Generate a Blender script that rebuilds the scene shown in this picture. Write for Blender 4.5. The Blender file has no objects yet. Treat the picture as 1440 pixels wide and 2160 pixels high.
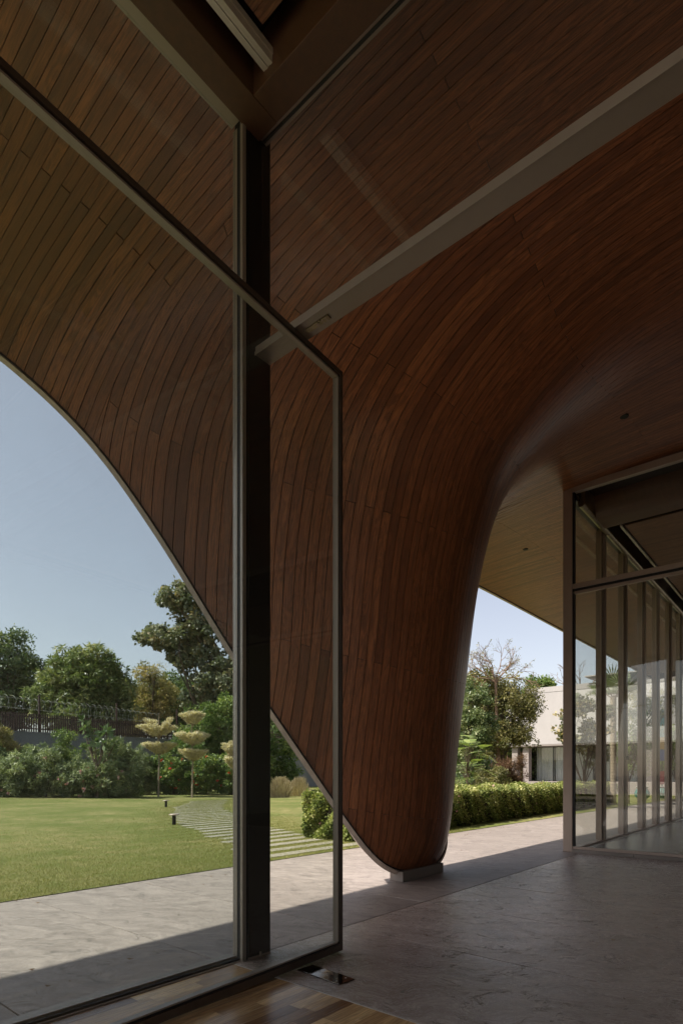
import bpy, math, random
import numpy as np
from mathutils import Vector, Matrix

random.seed(7)
RG = np.random.default_rng(11)
SC = bpy.context.scene
COL = SC.collection

# ------------------------------------------------------------------ camera
cam_d = bpy.data.cameras.new("camera")
cam = bpy.data.objects.new("camera", cam_d)
COL.objects.link(cam)
cam.location = (0, 0, 1.3)
cam.rotation_euler = (math.radians(90), 0, 0)
cam_d.sensor_fit = 'HORIZONTAL'
cam_d.sensor_width = 36
cam_d.lens = 36 * 1227 / 1440
cam_d.shift_y = 555 / 1440
cam_d.clip_start = 0.05
cam_d.clip_end = 2000
SC.camera = cam

# ------------------------------------------------------------------ light
SUN_EL, SUN_X, SUN_Y = 53.0, -0.731, -0.17
hz = math.hypot(SUN_X, SUN_Y)
sun_dir = Vector((SUN_X, SUN_Y, 1.0)).normalized()
w = bpy.data.worlds.new("World")
SC.world = w
w.use_nodes = True
nt = w.node_tree
bg = nt.nodes["Background"]
sky = nt.nodes.new("ShaderNodeTexSky")
sky.sky_type = 'NISHITA'
sky.sun_disc = False
sky.sun_elevation = math.asin(sun_dir.z)
sky.sun_rotation = math.atan2(sun_dir.x, sun_dir.y)
sky.air_density = 1.0
sky.dust_density = 1.8
sky.ozone_density = 1.4
hs = nt.nodes.new("ShaderNodeHueSaturation"); hs.inputs['Saturation'].default_value = 0.66
nt.links.new(sky.outputs[0], hs.inputs['Color'])
wt = nt.nodes.new("ShaderNodeMix"); wt.data_type = 'RGBA'; wt.blend_type = 'MULTIPLY'; wt.inputs[0].default_value = 1.0
wt.inputs[7].default_value = (1.08, 0.985, 0.925, 1)      # dusty warm haze of the day
nt.links.new(hs.outputs[0], wt.inputs[6]); nt.links.new(wt.outputs[2], bg.inputs[0])
bg.inputs[1].default_value = 0.052
sd = bpy.data.lights.new("sun", 'SUN')
sd.energy = 2.0
sd.angle = math.radians(0.55)
sd.color = (1.0, 0.93, 0.84)
sun = bpy.data.objects.new("sun", sd)
sun.rotation_euler = (-sun_dir).to_track_quat('-Z', 'Y').to_euler()
COL.objects.link(sun)
SC.view_settings.view_transform = 'Standard'
SC.view_settings.look = 'None'
SC.view_settings.exposure = 2.06
SC.view_settings.gamma = 1.0
SC.view_settings.use_curve_mapping = False
SC.render.engine = 'CYCLES'
SC.cycles.max_bounces = 10
SC.cycles.diffuse_bounces = 5
SC.cycles.glossy_bounces = 4
SC.cycles.transparent_max_bounces = 24
SC.cycles.sample_clamp_indirect = 6
SC.cycles.caustics_reflective = False
SC.cycles.caustics_refractive = False
try:
    SC.cycles.use_denoising = True
    SC.cycles.denoiser = 'OPENIMAGEDENOISE'
except Exception:
    pass

# ------------------------------------------------------------------ site frame
# site coordinates: s along the facade (away to the right), p outwards to the garden, z up
D1 = np.array([0.6437, 0.7653]); D2 = np.array([-0.7653, 0.6437]); F0 = np.array([0.97, 7.5])
TH = math.atan2(D1[1], D1[0])

def site(x, y):
    d = np.array([x, y]) - F0
    return float(d @ D1), float(d @ D2)

def world(s, p):
    q = F0 + D1 * s + D2 * p
    return float(q[0]), float(q[1])

def px(u, Y):
    """world x, y of the point seen in image column u at distance Y in front of the camera"""
    return ((u - 720) / 1227 * Y, Y)

def zat(v, Y):
    return 1.3 + (1635 - v) / 1227 * Y

# ------------------------------------------------------------------ materials
def new_mat(name):
    m = bpy.data.materials.new(name)
    m.use_nodes = True
    b = m.node_tree.nodes["Principled BSDF"]
    return m, m.node_tree, b

def N(nt, typ, **kw):
    n = nt.nodes.new(typ)
    for k, v in kw.items():
        setattr(n, k, v)
    return n

def mixc(nt, fac, a, b, mode='MIX'):
    n = nt.nodes.new("ShaderNodeMix")
    n.data_type = 'RGBA'; n.blend_type = mode
    for i, val in ((0, fac), (6, a), (7, b)):
        if isinstance(val, (int, float)):
            n.inputs[i].default_value = val
        elif isinstance(val, tuple):
            n.inputs[i].default_value = (*val, 1)
        else:
            nt.links.new(val, n.inputs[i])
    return n.outputs[2]

def mathn(nt, op, a, b=None, c=None):
    n = nt.nodes.new("ShaderNodeMath"); n.operation = op
    for i, val in enumerate((a, b, c)):
        if val is None: continue
        if isinstance(val, (int, float)): n.inputs[i].default_value = val
        else: nt.links.new(val, n.inputs[i])
    return n.outputs[0]

def mapr(nt, v, a, b, c, d):
    n = nt.nodes.new("ShaderNodeMapRange")
    nt.links.new(v, n.inputs[0])
    for i, x in enumerate((a, b, c, d)): n.inputs[i + 1].default_value = x
    return n.outputs[0]

def noise(nt, vec, scale, detail=4, rough=0.5, dist=0.0):
    n = nt.nodes.new("ShaderNodeTexNoise")
    n.inputs['Scale'].default_value = scale; n.inputs['Detail'].default_value = detail
    n.inputs['Roughness'].default_value = rough; n.inputs['Distortion'].default_value = dist
    if vec is not None: nt.links.new(vec, n.inputs['Vector'])
    return n.outputs['Fac']

def coords(nt, scale=(1, 1, 1), attr=None, rot=0.0, kind='Object'):
    if attr:
        a = N(nt, "ShaderNodeAttribute", attribute_name=attr); out = a.outputs['Vector']
    else:
        out = N(nt, "ShaderNodeTexCoord").outputs[kind]
    mp = N(nt, "ShaderNodeMapping")
    mp.inputs['Scale'].default_value = scale
    mp.inputs['Rotation'].default_value = (0, 0, rot)
    nt.links.new(out, mp.inputs[0])
    return mp.outputs[0]

def bump(nt, b, h, strength=0.3, dist=0.01):
    n = N(nt, "ShaderNodeBump"); n.inputs['Strength'].default_value = strength
    n.inputs['Distance'].default_value = dist
    nt.links.new(h, n.inputs['Height']); nt.links.new(n.outputs[0], b.inputs['Normal'])

def wood(name, dark, mid, light, rough=0.38, grain=1.0, spec=0.5):
    m, nt, b = new_mat(name)
    tone = N(nt, "ShaderNodeAttribute", attribute_name="tone").outputs['Fac']
    v1 = coords(nt, (70, 2.2, 1), 'guv')
    g1 = noise(nt, v1, 1.0, 6, 0.62, 0.6)
    v2 = coords(nt, (9, 0.8, 1), 'guv')
    g2 = noise(nt, v2, 1.0, 3, 0.55, 2.2)
    rings = mathn(nt, 'FRACT', mathn(nt, 'MULTIPLY', g2, 7.0))
    rings = mathn(nt, 'ABSOLUTE', mathn(nt, 'SUBTRACT', rings, 0.5))
    g = mathn(nt, 'ADD', mathn(nt, 'MULTIPLY', g1, 0.75), mathn(nt, 'MULTIPLY', rings, 0.45))
    base = mixc(nt, tone, mid, light)
    base = mixc(nt, mapr(nt, tone, 0.0, 0.35, 0.45, 0.0), base, dark)
    col = mixc(nt, mapr(nt, g, 0.38, 0.68, 0.9 * grain, 0.0), base, dark)
    nt.links.new(col, b.inputs['Base Color'])
    nt.links.new(mapr(nt, g1, 0.3, 0.7, rough + 0.08, rough - 0.05), b.inputs['Roughness'])
    b.inputs['Specular IOR Level'].default_value = spec
    bump(nt, b, g1, 0.18, 0.002)
    return m

def metal(name, col, rough=0.4, metallic=0.7, streak=0.15):
    m, nt, b = new_mat(name)
    v = coords(nt, (3, 3, 0.8))
    n1 = noise(nt, v, 6.0, 5, 0.6)
    d = tuple(c * (1 - streak * 2) for c in col)
    nt.links.new(mixc(nt, mapr(nt, n1, 0.3, 0.7, 0, 1), d, col), b.inputs['Base Color'])
    nt.links.new(mapr(nt, n1, 0.3, 0.75, rough - 0.05, rough + 0.1), b.inputs['Roughness'])
    b.inputs['Metallic'].default_value = metallic
    return m

def plaster(name, col, dirt=0.2, rough=0.8, scale=1.0, bumpy=0.15):
    m, nt, b = new_mat(name)
    v = coords(nt, (scale, scale, scale * 0.5))
    n1 = noise(nt, v, 1.2, 6, 0.65)
    n2 = noise(nt, v, 24.0, 4, 0.6)
    d = tuple(c * (1 - dirt) for c in col)
    c1 = mixc(nt, mapr(nt, n1, 0.35, 0.7, 1, 0), col, d)
    c1 = mixc(nt, mapr(nt, n2, 0.4, 0.7, 0.0, 0.3), c1, d)
    nt.links.new(c1, b.inputs['Base Color']); b.inputs['Roughness'].default_value = rough
    bump(nt, b, n2, bumpy, 0.004)
    return m

def stone(name, c_dark, c_mid, c_light, rough=0.38, vein=(0.10, 0.085, 0.075), rot=0.0):
    m, nt, b = new_mat(name)
    tone = N(nt, "ShaderNodeAttribute", attribute_name="tone").outputs['Fac']
    tc = coords(nt, (1, 1, 1), 'guv', rot=rot)
    warp = N(nt, "ShaderNodeTexNoise"); warp.inputs['Scale'].default_value = 1.8; warp.inputs['Detail'].default_value = 4
    nt.links.new(tc, warp.inputs['Vector'])
    vm = N(nt, "ShaderNodeVectorMath", operation='MULTIPLY_ADD')
    vm.inputs[1].default_value = (0.55, 0.55, 0); nt.links.new(warp.outputs['Color'], vm.inputs[0]); nt.links.new(tc, vm.inputs[2])
    def st(sx, sy, sc, det, ro, di):
        mp = N(nt, "ShaderNodeMapping"); mp.inputs['Scale'].default_value = (sx, sy, 1)
        nt.links.new(vm.outputs[0], mp.inputs[0])
        return noise(nt, mp.outputs[0], sc, det, ro, di)
    a = st(1.0, 2.6, 2.6, 10, 0.72, 1.2)
    f = st(2.0, 6.0, 11.0, 8, 0.75, 1.0)
    f2 = noise(nt, tc, 120.0, 4, 0.8)
    vn = st(0.9, 2.4, 2.2, 7, 0.6, 1.4)
    vn = mathn(nt, 'ABSOLUTE', mathn(nt, 'SUBTRACT', vn, 0.5))
    vmask = mapr(nt, vn, 0.0, 0.016, 1.0, 0.0)
    brk = mapr(nt, st(2.5, 2.5, 2.0, 4, 0.6, 0.0), 0.46, 0.56, 0.0, 1.0)
    vmask = mathn(nt, 'MULTIPLY', vmask, brk)
    c = mixc(nt, mapr(nt, a, 0.32, 0.68, 0, 1), c_dark, c_light)
    c = mixc(nt, mapr(nt, f, 0.35, 0.7, 0.0, 0.65), c, c_mid)
    c = mixc(nt, mapr(nt, f2, 0.40, 0.68, 0.0, 0.6), c, c_dark)
    c = mixc(nt, mapr(nt, tone, 0, 1, 0.0, 0.22), c, c_dark)
    c = mixc(nt, mathn(nt, 'MULTIPLY', vmask, 0.9), c, vein)
    nt.links.new(c, b.inputs['Base Color'])
    nt.links.new(mapr(nt, mathn(nt, 'ADD', f, mathn(nt, 'MULTIPLY', f2, 0.4)), 0.4, 0.95, rough - 0.07, rough + 0.16), b.inputs['Roughness'])
    hh = mathn(nt, 'SUBTRACT', mathn(nt, 'ADD', mathn(nt, 'MULTIPLY', f, 0.6), mathn(nt, 'MULTIPLY', f2, 0.25)), mathn(nt, 'MULTIPLY', vmask, 0.35))
    bump(nt, b, hh, 0.6, 0.008)
    return m

def glass(name, tint, refl=1.0, haze=0.0, dcol=(0.6, 0.62, 0.6)):
    m = bpy.data.materials.new(name); m.use_nodes = True
    nt = m.node_tree; nt.nodes.clear()
    out = N(nt, "ShaderNodeOutputMaterial")
    tr = N(nt, "ShaderNodeBsdfTransparent"); tr.inputs[0].default_value = (*tint, 1)
    gl = N(nt, "ShaderNodeBsdfGlossy"); gl.inputs['Roughness'].default_value = 0.01
    gl.inputs['Color'].default_value = (0.95, 0.97, 0.96, 1)
    lw = N(nt, "ShaderNodeLayerWeight"); lw.inputs[0].default_value = 0.5
    p5 = mathn(nt, 'POWER', lw.outputs['Facing'], 4.5)
    fac = mathn(nt, 'MULTIPLY', mathn(nt, 'MULTIPLY_ADD', p5, 0.9, 0.045), refl)
    mx = N(nt, "ShaderNodeMixShader")
    nt.links.new(fac, mx.inputs[0]); nt.links.new(tr.outputs[0], mx.inputs[1]); nt.links.new(gl.outputs[0], mx.inputs[2])
    last = mx.outputs[0]
    if haze > 0:   # dust specks, plus a pale veil painted in for reflection haze
        df = N(nt, "ShaderNodeBsdfDiffuse"); df.inputs[0].default_value = (*dcol, 1)
        v = coords(nt, (1, 1, 1))
        d1 = mapr(nt, noise(nt, v, 2.2, 6, 0.7), 0.35, 0.75, haze * 0.5, haze * 1.5)
        sp = mapr(nt, noise(nt, v, 85.0, 2, 0.5), 0.79, 0.83, 0.0, 0.35)
        hz_ = mathn(nt, 'ADD', d1, sp)
        m2 = N(nt, "ShaderNodeMixShader")
        nt.links.new(hz_, m2.inputs[0]); nt.links.new(last, m2.inputs[1]); nt.links.new(df.outputs[0], m2.inputs[2])
        last = m2.outputs[0]
    nt.links.new(last, out.inputs[0])
    return m

def leafmat(name, c0, c1, c2, transl=0.3, rough=0.45):
    m = bpy.data.materials.new(name); m.use_nodes = True
    nt = m.node_tree; b = nt.nodes["Principled BSDF"]; out = nt.nodes["Material Output"]
    tone = N(nt, "ShaderNodeAttribute", attribute_name="tone").outputs['Fac']
    cr = N(nt, "ShaderNodeValToRGB")
    cr.color_ramp.elements[0].color = (*c0, 1); cr.color_ramp.elements[1].color = (*c2, 1)
    e = cr.color_ramp.elements.new(0.5); e.color = (*c1, 1)
    nt.links.new(tone, cr.inputs[0])
    nt.links.new(cr.outputs[0], b.inputs['Base Color']); b.inputs['Roughness'].default_value = rough
    b.inputs['Specular IOR Level'].default_value = 0.35
    t = N(nt, "ShaderNodeBsdfTranslucent")
    nt.links.new(mixc(nt, 1.0, cr.outputs[0], (1.15, 1.25, 0.7), 'MULTIPLY'), t.inputs[0])
    mx = N(nt, "ShaderNodeMixShader"); mx.inputs[0].default_value = transl
    nt.links.new(b.outputs[0], mx.inputs[1]); nt.links.new(t.outputs[0], mx.inputs[2]); nt.links.new(mx.outputs[0], out.inputs[0])
    return m

def plain(name, col, rough=0.6, metallic=0.0):
    m, nt, b = new_mat(name)
    n1 = noise(nt, coords(nt), 14.0, 4, 0.6)
    nt.links.new(mixc(nt, mapr(nt, n1, 0.35, 0.7, 0, 1), tuple(c * 0.85 for c in col), col), b.inputs['Base Color'])
    b.inputs['Roughness'].default_value = rough; b.inputs['Metallic'].default_value = metallic
    return m

def grassmat():
    m, nt, b = new_mat("lawn_turf")
    v = coords(nt)
    a = noise(nt, v, 0.35, 5, 0.6); c = noise(nt, v, 2.4, 6, 0.75); d = noise(nt, v, 30.0, 4, 0.8)
    e_ = noise(nt, v, 0.9, 4, 0.65, 0.5)
    c1 = mixc(nt, mapr(nt, a, 0.42, 0.58, 0, 1), (0.16, 0.178, 0.056), (0.36, 0.30, 0.14))
    c1 = mixc(nt, mapr(nt, e_, 0.52, 0.68, 0, 0.7), c1, (0.42, 0.33, 0.17))
    c1 = mixc(nt, mapr(nt, c, 0.36, 0.66, 0.85, 0), c1, (0.13, 0.17, 0.038))
    c1 = mixc(nt, mapr(nt, d, 0.35, 0.65, 0.65, 0), c1, (0.10, 0.11, 0.03))
    nt.links.new(c1, b.inputs['Base Color']); b.inputs['Roughness'].default_value = 0.9
    b.inputs['Specular IOR Level'].default_value = 0.15
    bump(nt, b, mathn(nt, 'ADD', mathn(nt, 'MULTIPLY', d, 0.6), c), 0.9, 0.04)
    return m

M = {}
M['shell'] = wood("shell_timber", (0.075, 0.026, 0.011), (0.25, 0.086, 0.033), (0.40, 0.15, 0.058), 0.34, 0.85)
M['ceil'] = wood("ceiling_timber", (0.07, 0.03, 0.014), (0.20, 0.088, 0.038), (0.30, 0.14, 0.062), 0.42, 0.8)
M['floor'] = wood("parquet_timber", (0.09, 0.044, 0.020), (0.34, 0.18, 0.078), (0.90, 0.62, 0.31), 0.22, 0.55)
M['lining'] = plain("black_lining", (0.008, 0.006, 0.005), 0.9)
M['roof'] = plaster("roof_render", (0.6, 0.58, 0.55))
M['trim'] = metal("edge_trim_metal", (0.62, 0.53, 0.46), 0.5, 0.1)
M['bronze'] = metal("bronze_anodised", (0.37, 0.295, 0.25), 0.42, 0.2, 0.05)
M['doorbronze'] = metal("door_bronze", (0.115, 0.088, 0.07), 0.36, 0.4)
M['darkmetal'] = metal("dark_steel", (0.030, 0.027, 0.025), 0.36, 0.6)
M['greymetal'] = metal("grey_aluminium", (0.33, 0.285, 0.24), 0.40, 0.3, 0.03)
M['rubber'] = plain("black_gasket", (0.006, 0.006, 0.006), 0.7)
M['brownbeam'] = metal("brown_veneer", (0.11, 0.055, 0.028), 0.5, 0.0)
M['brass'] = metal("brass", (0.38, 0.32, 0.20), 0.3, 0.9)
M['polish'] = metal("polished_steel", (0.16, 0.14, 0.125), 0.07, 1.0, 0.02)
M['alu'] = metal("track_aluminium", (0.62, 0.58, 0.53), 0.45, 0.3, 0.05)
M['glass'] = glass("window_glass", (0.90, 0.93, 0.935), 1.0, 0.022)
M['doorglass'] = glass("door_glass", (0.93, 0.945, 0.925), 0.8, 0.010)
M['bglass'] = glass("far_glass", (0.94, 0.95, 0.935), 0.75, 0.0)
M['stone'] = stone("paving_stone", (0.165, 0.138, 0.12), (0.34, 0.29, 0.255), (0.52, 0.45, 0.405), 0.42, rot=0.5)
M['stone_in'] = stone("shade_lifted_stone", (0.22, 0.178, 0.152), (0.50, 0.42, 0.365), (0.72, 0.62, 0.55), 0.20, rot=0.5)  # smoother paving stone, colour lightened to lift the shaded inner rows
M['marble'] = stone("polished_marble", (0.16, 0.165, 0.155), (0.26, 0.265, 0.25), (0.36, 0.36, 0.34), 0.14, (0.06, 0.06, 0.06))
M['grout'] = plain("grout", (0.095, 0.072, 0.058), 0.9)
M['slab'] = stone("stepping_stone", (0.20, 0.19, 0.15), (0.30, 0.28, 0.23), (0.40, 0.37, 0.31), 0.7)
M['conc'] = plaster("concrete", (0.27, 0.24, 0.215), 0.3)
M['white'] = plaster("white_render", (0.44, 0.415, 0.405), 0.12, 0.85, 0.6, 0.05)
M['greywall'] = plaster("grey_render", (0.22, 0.22, 0.235), 0.25, 0.9, 0.4)
M['taupe'] = plaster("taupe_render", (0.30, 0.26, 0.24), 0.15)
M['inner'] = plaster("room_render", (0.50, 0.45, 0.40), 0.15)
M['curtain'] = plain("curtain_cloth", (0.62, 0.64, 0.63), 0.85)
M['turf'] = grassmat()
M['bark'] = plaster("bark", (0.14, 0.10, 0.07), 0.45, 0.95, 6.0, 0.6)
M['palebark'] = plaster("pale_bark", (0.36, 0.29, 0.21), 0.3, 0.9, 6.0, 0.4)
M['twig'] = plain("twig_bark", (0.22, 0.14, 0.09), 0.9)
M['pbrown'] = plain("fence_paint", (0.055, 0.026, 0.022), 0.6)
M['wire'] = plain("wire", (0.38, 0.38, 0.36), 0.5, 0.6)
M['soil'] = plain("soil", (0.045, 0.034, 0.022), 0.95)
L = {}
L['blade'] = leafmat("grass_blades", (0.15, 0.18, 0.04), (0.26, 0.26, 0.08), (0.40, 0.35, 0.17), 0.3, 0.6)
L['mango'] = leafmat("mango_leaves", (0.090, 0.135, 0.044), (0.200, 0.247, 0.092), (0.482, 0.456, 0.217), 0.25, 0.36)
L['dark'] = leafmat("dark_leaves", (0.070, 0.112, 0.044), (0.146, 0.193, 0.080), (0.322, 0.335, 0.156), 0.25, 0.42)
L['teak'] = leafmat("broad_leaves", (0.12, 0.14, 0.085), (0.25, 0.265, 0.17), (0.50, 0.38, 0.21), 0.25, 0.38)
L['feather'] = leafmat("feathery_leaves", (0.163, 0.161, 0.062), (0.322, 0.282, 0.107), (0.580, 0.415, 0.186), 0.35, 0.55)
L['oleander'] = leafmat("oleander_leaves", (0.092, 0.134, 0.067), (0.239, 0.289, 0.151), (0.619, 0.642, 0.371), 0.22, 0.45)
L['hib'] = leafmat("hibiscus_leaves", (0.070, 0.127, 0.037), (0.163, 0.235, 0.068), (0.387, 0.429, 0.140), 0.28, 0.4)
L['plum'] = leafmat("plumeria_leaves", (0.07, 0.12, 0.045), (0.12, 0.18, 0.07), (0.20, 0.25, 0.12), 0.25, 0.35)
L['varieg'] = leafmat("variegated_leaves", (0.42, 0.36, 0.23), (0.66, 0.57, 0.40), (0.80, 0.72, 0.54), 0.3, 0.6)
L['yellow'] = leafmat("yellow_green_leaves", (0.10, 0.11, 0.045), (0.20, 0.19, 0.075), (0.38, 0.33, 0.14), 0.3, 0.5)
L['hedge'] = leafmat("hedge_leaves", (0.094, 0.138, 0.036), (0.270, 0.311, 0.090), (0.700, 0.657, 0.320), 0.3, 0.5)
L['red'] = leafmat("red_foliage", (0.08, 0.045, 0.025), (0.15, 0.08, 0.045), (0.22, 0.14, 0.07), 0.25, 0.6)
L['dry'] = leafmat("ornamental_grass", (0.257, 0.228, 0.124), (0.516, 0.401, 0.247), (0.700, 0.617, 0.434), 0.3, 0.7)
L['palm'] = leafmat("palm_leaves", (0.090, 0.135, 0.062), (0.194, 0.240, 0.124), (0.387, 0.401, 0.217), 0.2, 0.4)
L['pink'] = leafmat("pink_petals", (0.55, 0.25, 0.30), (0.65, 0.35, 0.38), (0.75, 0.5, 0.5), 0.3)
L['redfl'] = leafmat("red_petals", (0.55, 0.03, 0.02), (0.62, 0.05, 0.03), (0.70, 0.13, 0.03), 0.3)

# ------------------------------------------------------------------ mesh helpers
class MB:
    def __init__(self):
        self.v = []; self.f = []; self.t = []; self.g = []
    def add(self, verts, faces, tone=0.5, guv=None):
        o = len(self.v)
        self.v += [tuple(map(float, q)) for q in verts]
        self.f += [tuple(i + o for i in fc) for fc in faces]
        self.t += [tone] * len(faces)
        self.g += [tuple(map(float, q)) for q in (guv if guv is not None else verts)]
        return self
    def box(self, x0, x1, y0, y1, z0, z1, tone=0.5, along='x', off=None):
        vs = [(x0, y0, z0), (x1, y0, z0), (x1, y1, z0), (x0, y1, z0), (x0, y0, z1), (x1, y0, z1), (x1, y1, z1), (x0, y1, z1)]
        fs = [(0, 3, 2, 1), (4, 5, 6, 7), (0, 1, 5, 4), (1, 2, 6, 5), (2, 3, 7, 6), (3, 0, 4, 7)]
        ox, oy = off if off else (0, 0)
        if along == 'x': g = [(v[1] + ox, v[0] + oy, v[2]) for v in vs]
        else: g = [(v[0] + ox, v[1] + oy, v[2]) for v in vs]
        return self.add(vs, fs, tone, g)
    def tube(self, pts, rad, n=6, cap=True, tone=0.5):
        pts = [Vector(q) for q in pts]
        if isinstance(rad, (int, float)): rad = [rad] * len(pts)
        vs = []; up = Vector((0, 0, 1))
        for i, q in enumerate(pts):
            t = (pts[min(i + 1, len(pts) - 1)] - pts[max(i - 1, 0)])
            if t.length < 1e-9: t = Vector((0, 0, 1))
            t.normalize()
            a = t.cross(up)
            if a.length < 0.1: a = t.cross(Vector((1, 0, 0)))
            a.normalize(); b2 = t.cross(a)
            for k in range(n):
                an = 2 * math.pi * k / n
                vs.append(q + (a * math.cos(an) + b2 * math.sin(an)) * rad[i])
        fs = []
        for i in range(len(pts) - 1):
            for k in range(n):
                k2 = (k + 1) % n
                fs.append((i * n + k, i * n + k2, (i + 1) * n + k2, (i + 1) * n + k))
        if cap:
            fs.append(tuple(range(n - 1, -1, -1))); fs.append(tuple((len(pts) - 1) * n + k for k in range(n)))
        return self.add(vs, fs, tone)
    def lathe(self, prof, cx, cy, n=20, tone=0.5):
        vs = []; fs = []
        for (r, z) in prof:
            for k in range(n):
                a = 2 * math.pi * k / n
                vs.append((cx + r * math.cos(a), cy + r * math.sin(a), z))
        for i in range(len(prof) - 1):
            for k in range(n):
                k2 = (k + 1) % n
                fs.append((i * n + k, i * n + k2, (i + 1) * n + k2, (i + 1) * n + k))
        fs.append(tuple(range(n - 1, -1, -1))); fs.append(tuple((len(prof) - 1) * n + k for k in range(n)))
        return self.add(vs, fs, tone)
    def arrays(self):
        return np.array(self.v), self.f, np.array(self.t), np.array(self.g)

def make_mesh(name, V, Fc, T=None, G=None, smooth=False):
    me = bpy.data.meshes.new(name)
    V = np.asarray(V, dtype=np.float32)
    if isinstance(Fc, np.ndarray):
        k = Fc.shape[1]; nf = len(Fc)
        me.vertices.add(len(V)); me.vertices.foreach_set("co", V.ravel())
        me.loops.add(nf * k); me.loops.foreach_set("vertex_index", Fc.astype(np.int32).ravel())
        me.polygons.add(nf)
        me.polygons.foreach_set("loop_start", (np.arange(nf) * k).astype(np.int32))
        try: me.polygons.foreach_set("loop_total", np.full(nf, k, dtype=np.int32))
        except Exception: pass
        me.update(calc_edges=True)
    else:
        me.from_pydata([tuple(q) for q in V.tolist()], [], Fc)
        me.update()
    if T is not None:
        a = me.attributes.new("tone", 'FLOAT', 'FACE'); a.data.foreach_set("value", np.asarray(T, dtype=np.float32))
    if G is not None:
        a = me.attributes.new("guv", 'FLOAT_VECTOR', 'POINT'); a.data.foreach_set("vector", np.asarray(G, dtype=np.float32).ravel())
    if smooth:
        me.polygons.foreach_set("use_smooth", np.ones(len(me.polygons), dtype=bool))
    return me

BASE = {}
def tag(o, label=None, cat=None, group=None, kind=None):
    if label: o['label'] = label
    if cat: o['category'] = cat
    if group: o['group'] = group
    if kind: o['kind'] = kind
    return o

def thing(name, label, cat, base, frame='site', group=None, kind=None):
    o = bpy.data.objects.new(name, None); COL.objects.link(o)
    o.empty_display_size = 0.2
    if frame == 'site':
        x, y = world(base[0], base[1]); o.location = (x, y, base[2]); o.rotation_euler = (0, 0, TH)
    else:
        o.location = base
    BASE[o.name] = np.array(base, dtype=float)
    return tag(o, label, cat, group, kind)

def part(name, mb, mat, parent, smooth=False, bevel=0.0, kind=None, label=None):
    base = BASE[parent.name]
    if isinstance(mb, MB): V, Fc, T, G = mb.arrays()
    else:
        V, Fc, T, G = mb
    me = make_mesh(name, V - base, Fc, T, G, smooth)
    me.materials.append(mat)
    o = bpy.data.objects.new(name, me); COL.objects.link(o)
    o.parent = parent
    BASE[o.name] = base
    if bevel > 0:
        b = o.modifiers.new("bevel", 'BEVEL'); b.width = bevel; b.segments = 2; b.limit_method = 'ANGLE'
    return tag(o, label, None, None, kind)

def solo(name, mb, mat, label, cat, frame='site', group=None, kind=None, smooth=False, bevel=0.0, base=None):
    """a thing or a piece of the setting that is one mesh"""
    if isinstance(mb, MB): V, Fc, T, G = mb.arrays()
    else: V, Fc, T, G = mb
    if base is None:
        base = np.array([V[:, 0].mean(), V[:, 1].mean(), V[:, 2].min()])
    me = make_mesh(name, V - base, Fc, T, G, smooth); me.materials.append(mat)
    o = bpy.data.objects.new(name, me); COL.objects.link(o)
    if frame == 'site':
        x, y = world(base[0], base[1]); o.location = (x, y, base[2]); o.rotation_euler = (0, 0, TH)
    else: o.location = base
    BASE[o.name] = np.array(base)
    if bevel > 0:
        b = o.modifiers.new("bevel", 'BEVEL'); b.width = bevel; b.segments = 2; b.limit_method = 'ANGLE'
    return tag(o, label, cat, group, kind)

# ------------------------------------------------------------------ ground
g = MB().box(-600, 600, -600, 600, -0.60, -0.20)
solo("ground", g, M['soil'], None, None, kind='structure')
m = MB()
# lawn sheet with gentle relief
xs = np.linspace(-30, 70, 101); ys = np.linspace(2.42, 34, 64)
vs = []; fs = []
for j, y in enumerate(ys):
    for i, x in enumerate(xs):
        e = min(1.0, (y - 2.42) / 6.0)
        z = -0.004 + max(0, min(1, (y - 20) / 5)) * 0.04 * (math.sin(x * 0.31 + 1.0) * math.sin(y * 0.27) + 0.5 * math.sin(x * 0.9 + y * 0.5))
        if y > 24: z += 0.02 * (y - 24)
        vs.append((x, y, z))
nx = len(xs)
for j in range(len(ys) - 1):
    for i in range(nx - 1):
        a = j * nx + i; fs.append((a, a + 1, a + nx + 1, a + nx))
m.add(vs, fs)
lawn = solo("lawn", m, M['turf'], "closely mown green lawn beyond the stone terrace", None, kind='structure', smooth=True)
# rest of the land behind the pavilion
solo("rear_lawn", MB().box(-60, 90, -60, -12.4, -0.2, -0.01), M['turf'], None, None, kind='structure')

# grass blades along the terrace edge and round the stepping stones
n = 170000
bs = RG.uniform(-6.5, 6.5, n); bp = 2.43 + RG.gamma(0.9, 3.4, n)
keep = bp < 18; bs = bs[keep]; bp = bp[keep]; n = len(bs)
hgt = RG.uniform(0.010, 0.030, n); an = RG.uniform(0, 6.283, n); ln = RG.normal(0, 0.015, (n, 2))
wd = 0.003
V = np.zeros((n, 3, 3))
V[:, 0] = np.stack([bs - np.cos(an) * wd, bp - np.sin(an) * wd, np.full(n, -0.012)], 1)
V[:, 1] = np.stack([bs + np.cos(an) * wd, bp + np.sin(an) * wd, np.full(n, -0.012)], 1)
V[:, 2] = np.stack([bs + ln[:, 0], bp + ln[:, 1], hgt], 1)
T = np.clip(RG.normal(0.5, 0.25, n), 0, 1)
solo("lawn_grass", (V.reshape(-1, 3), np.arange(n * 3).reshape(-1, 3), T, None), L['blade'],
     "short green blades standing along the lawn's terrace edge", None, kind='stuff')

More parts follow.
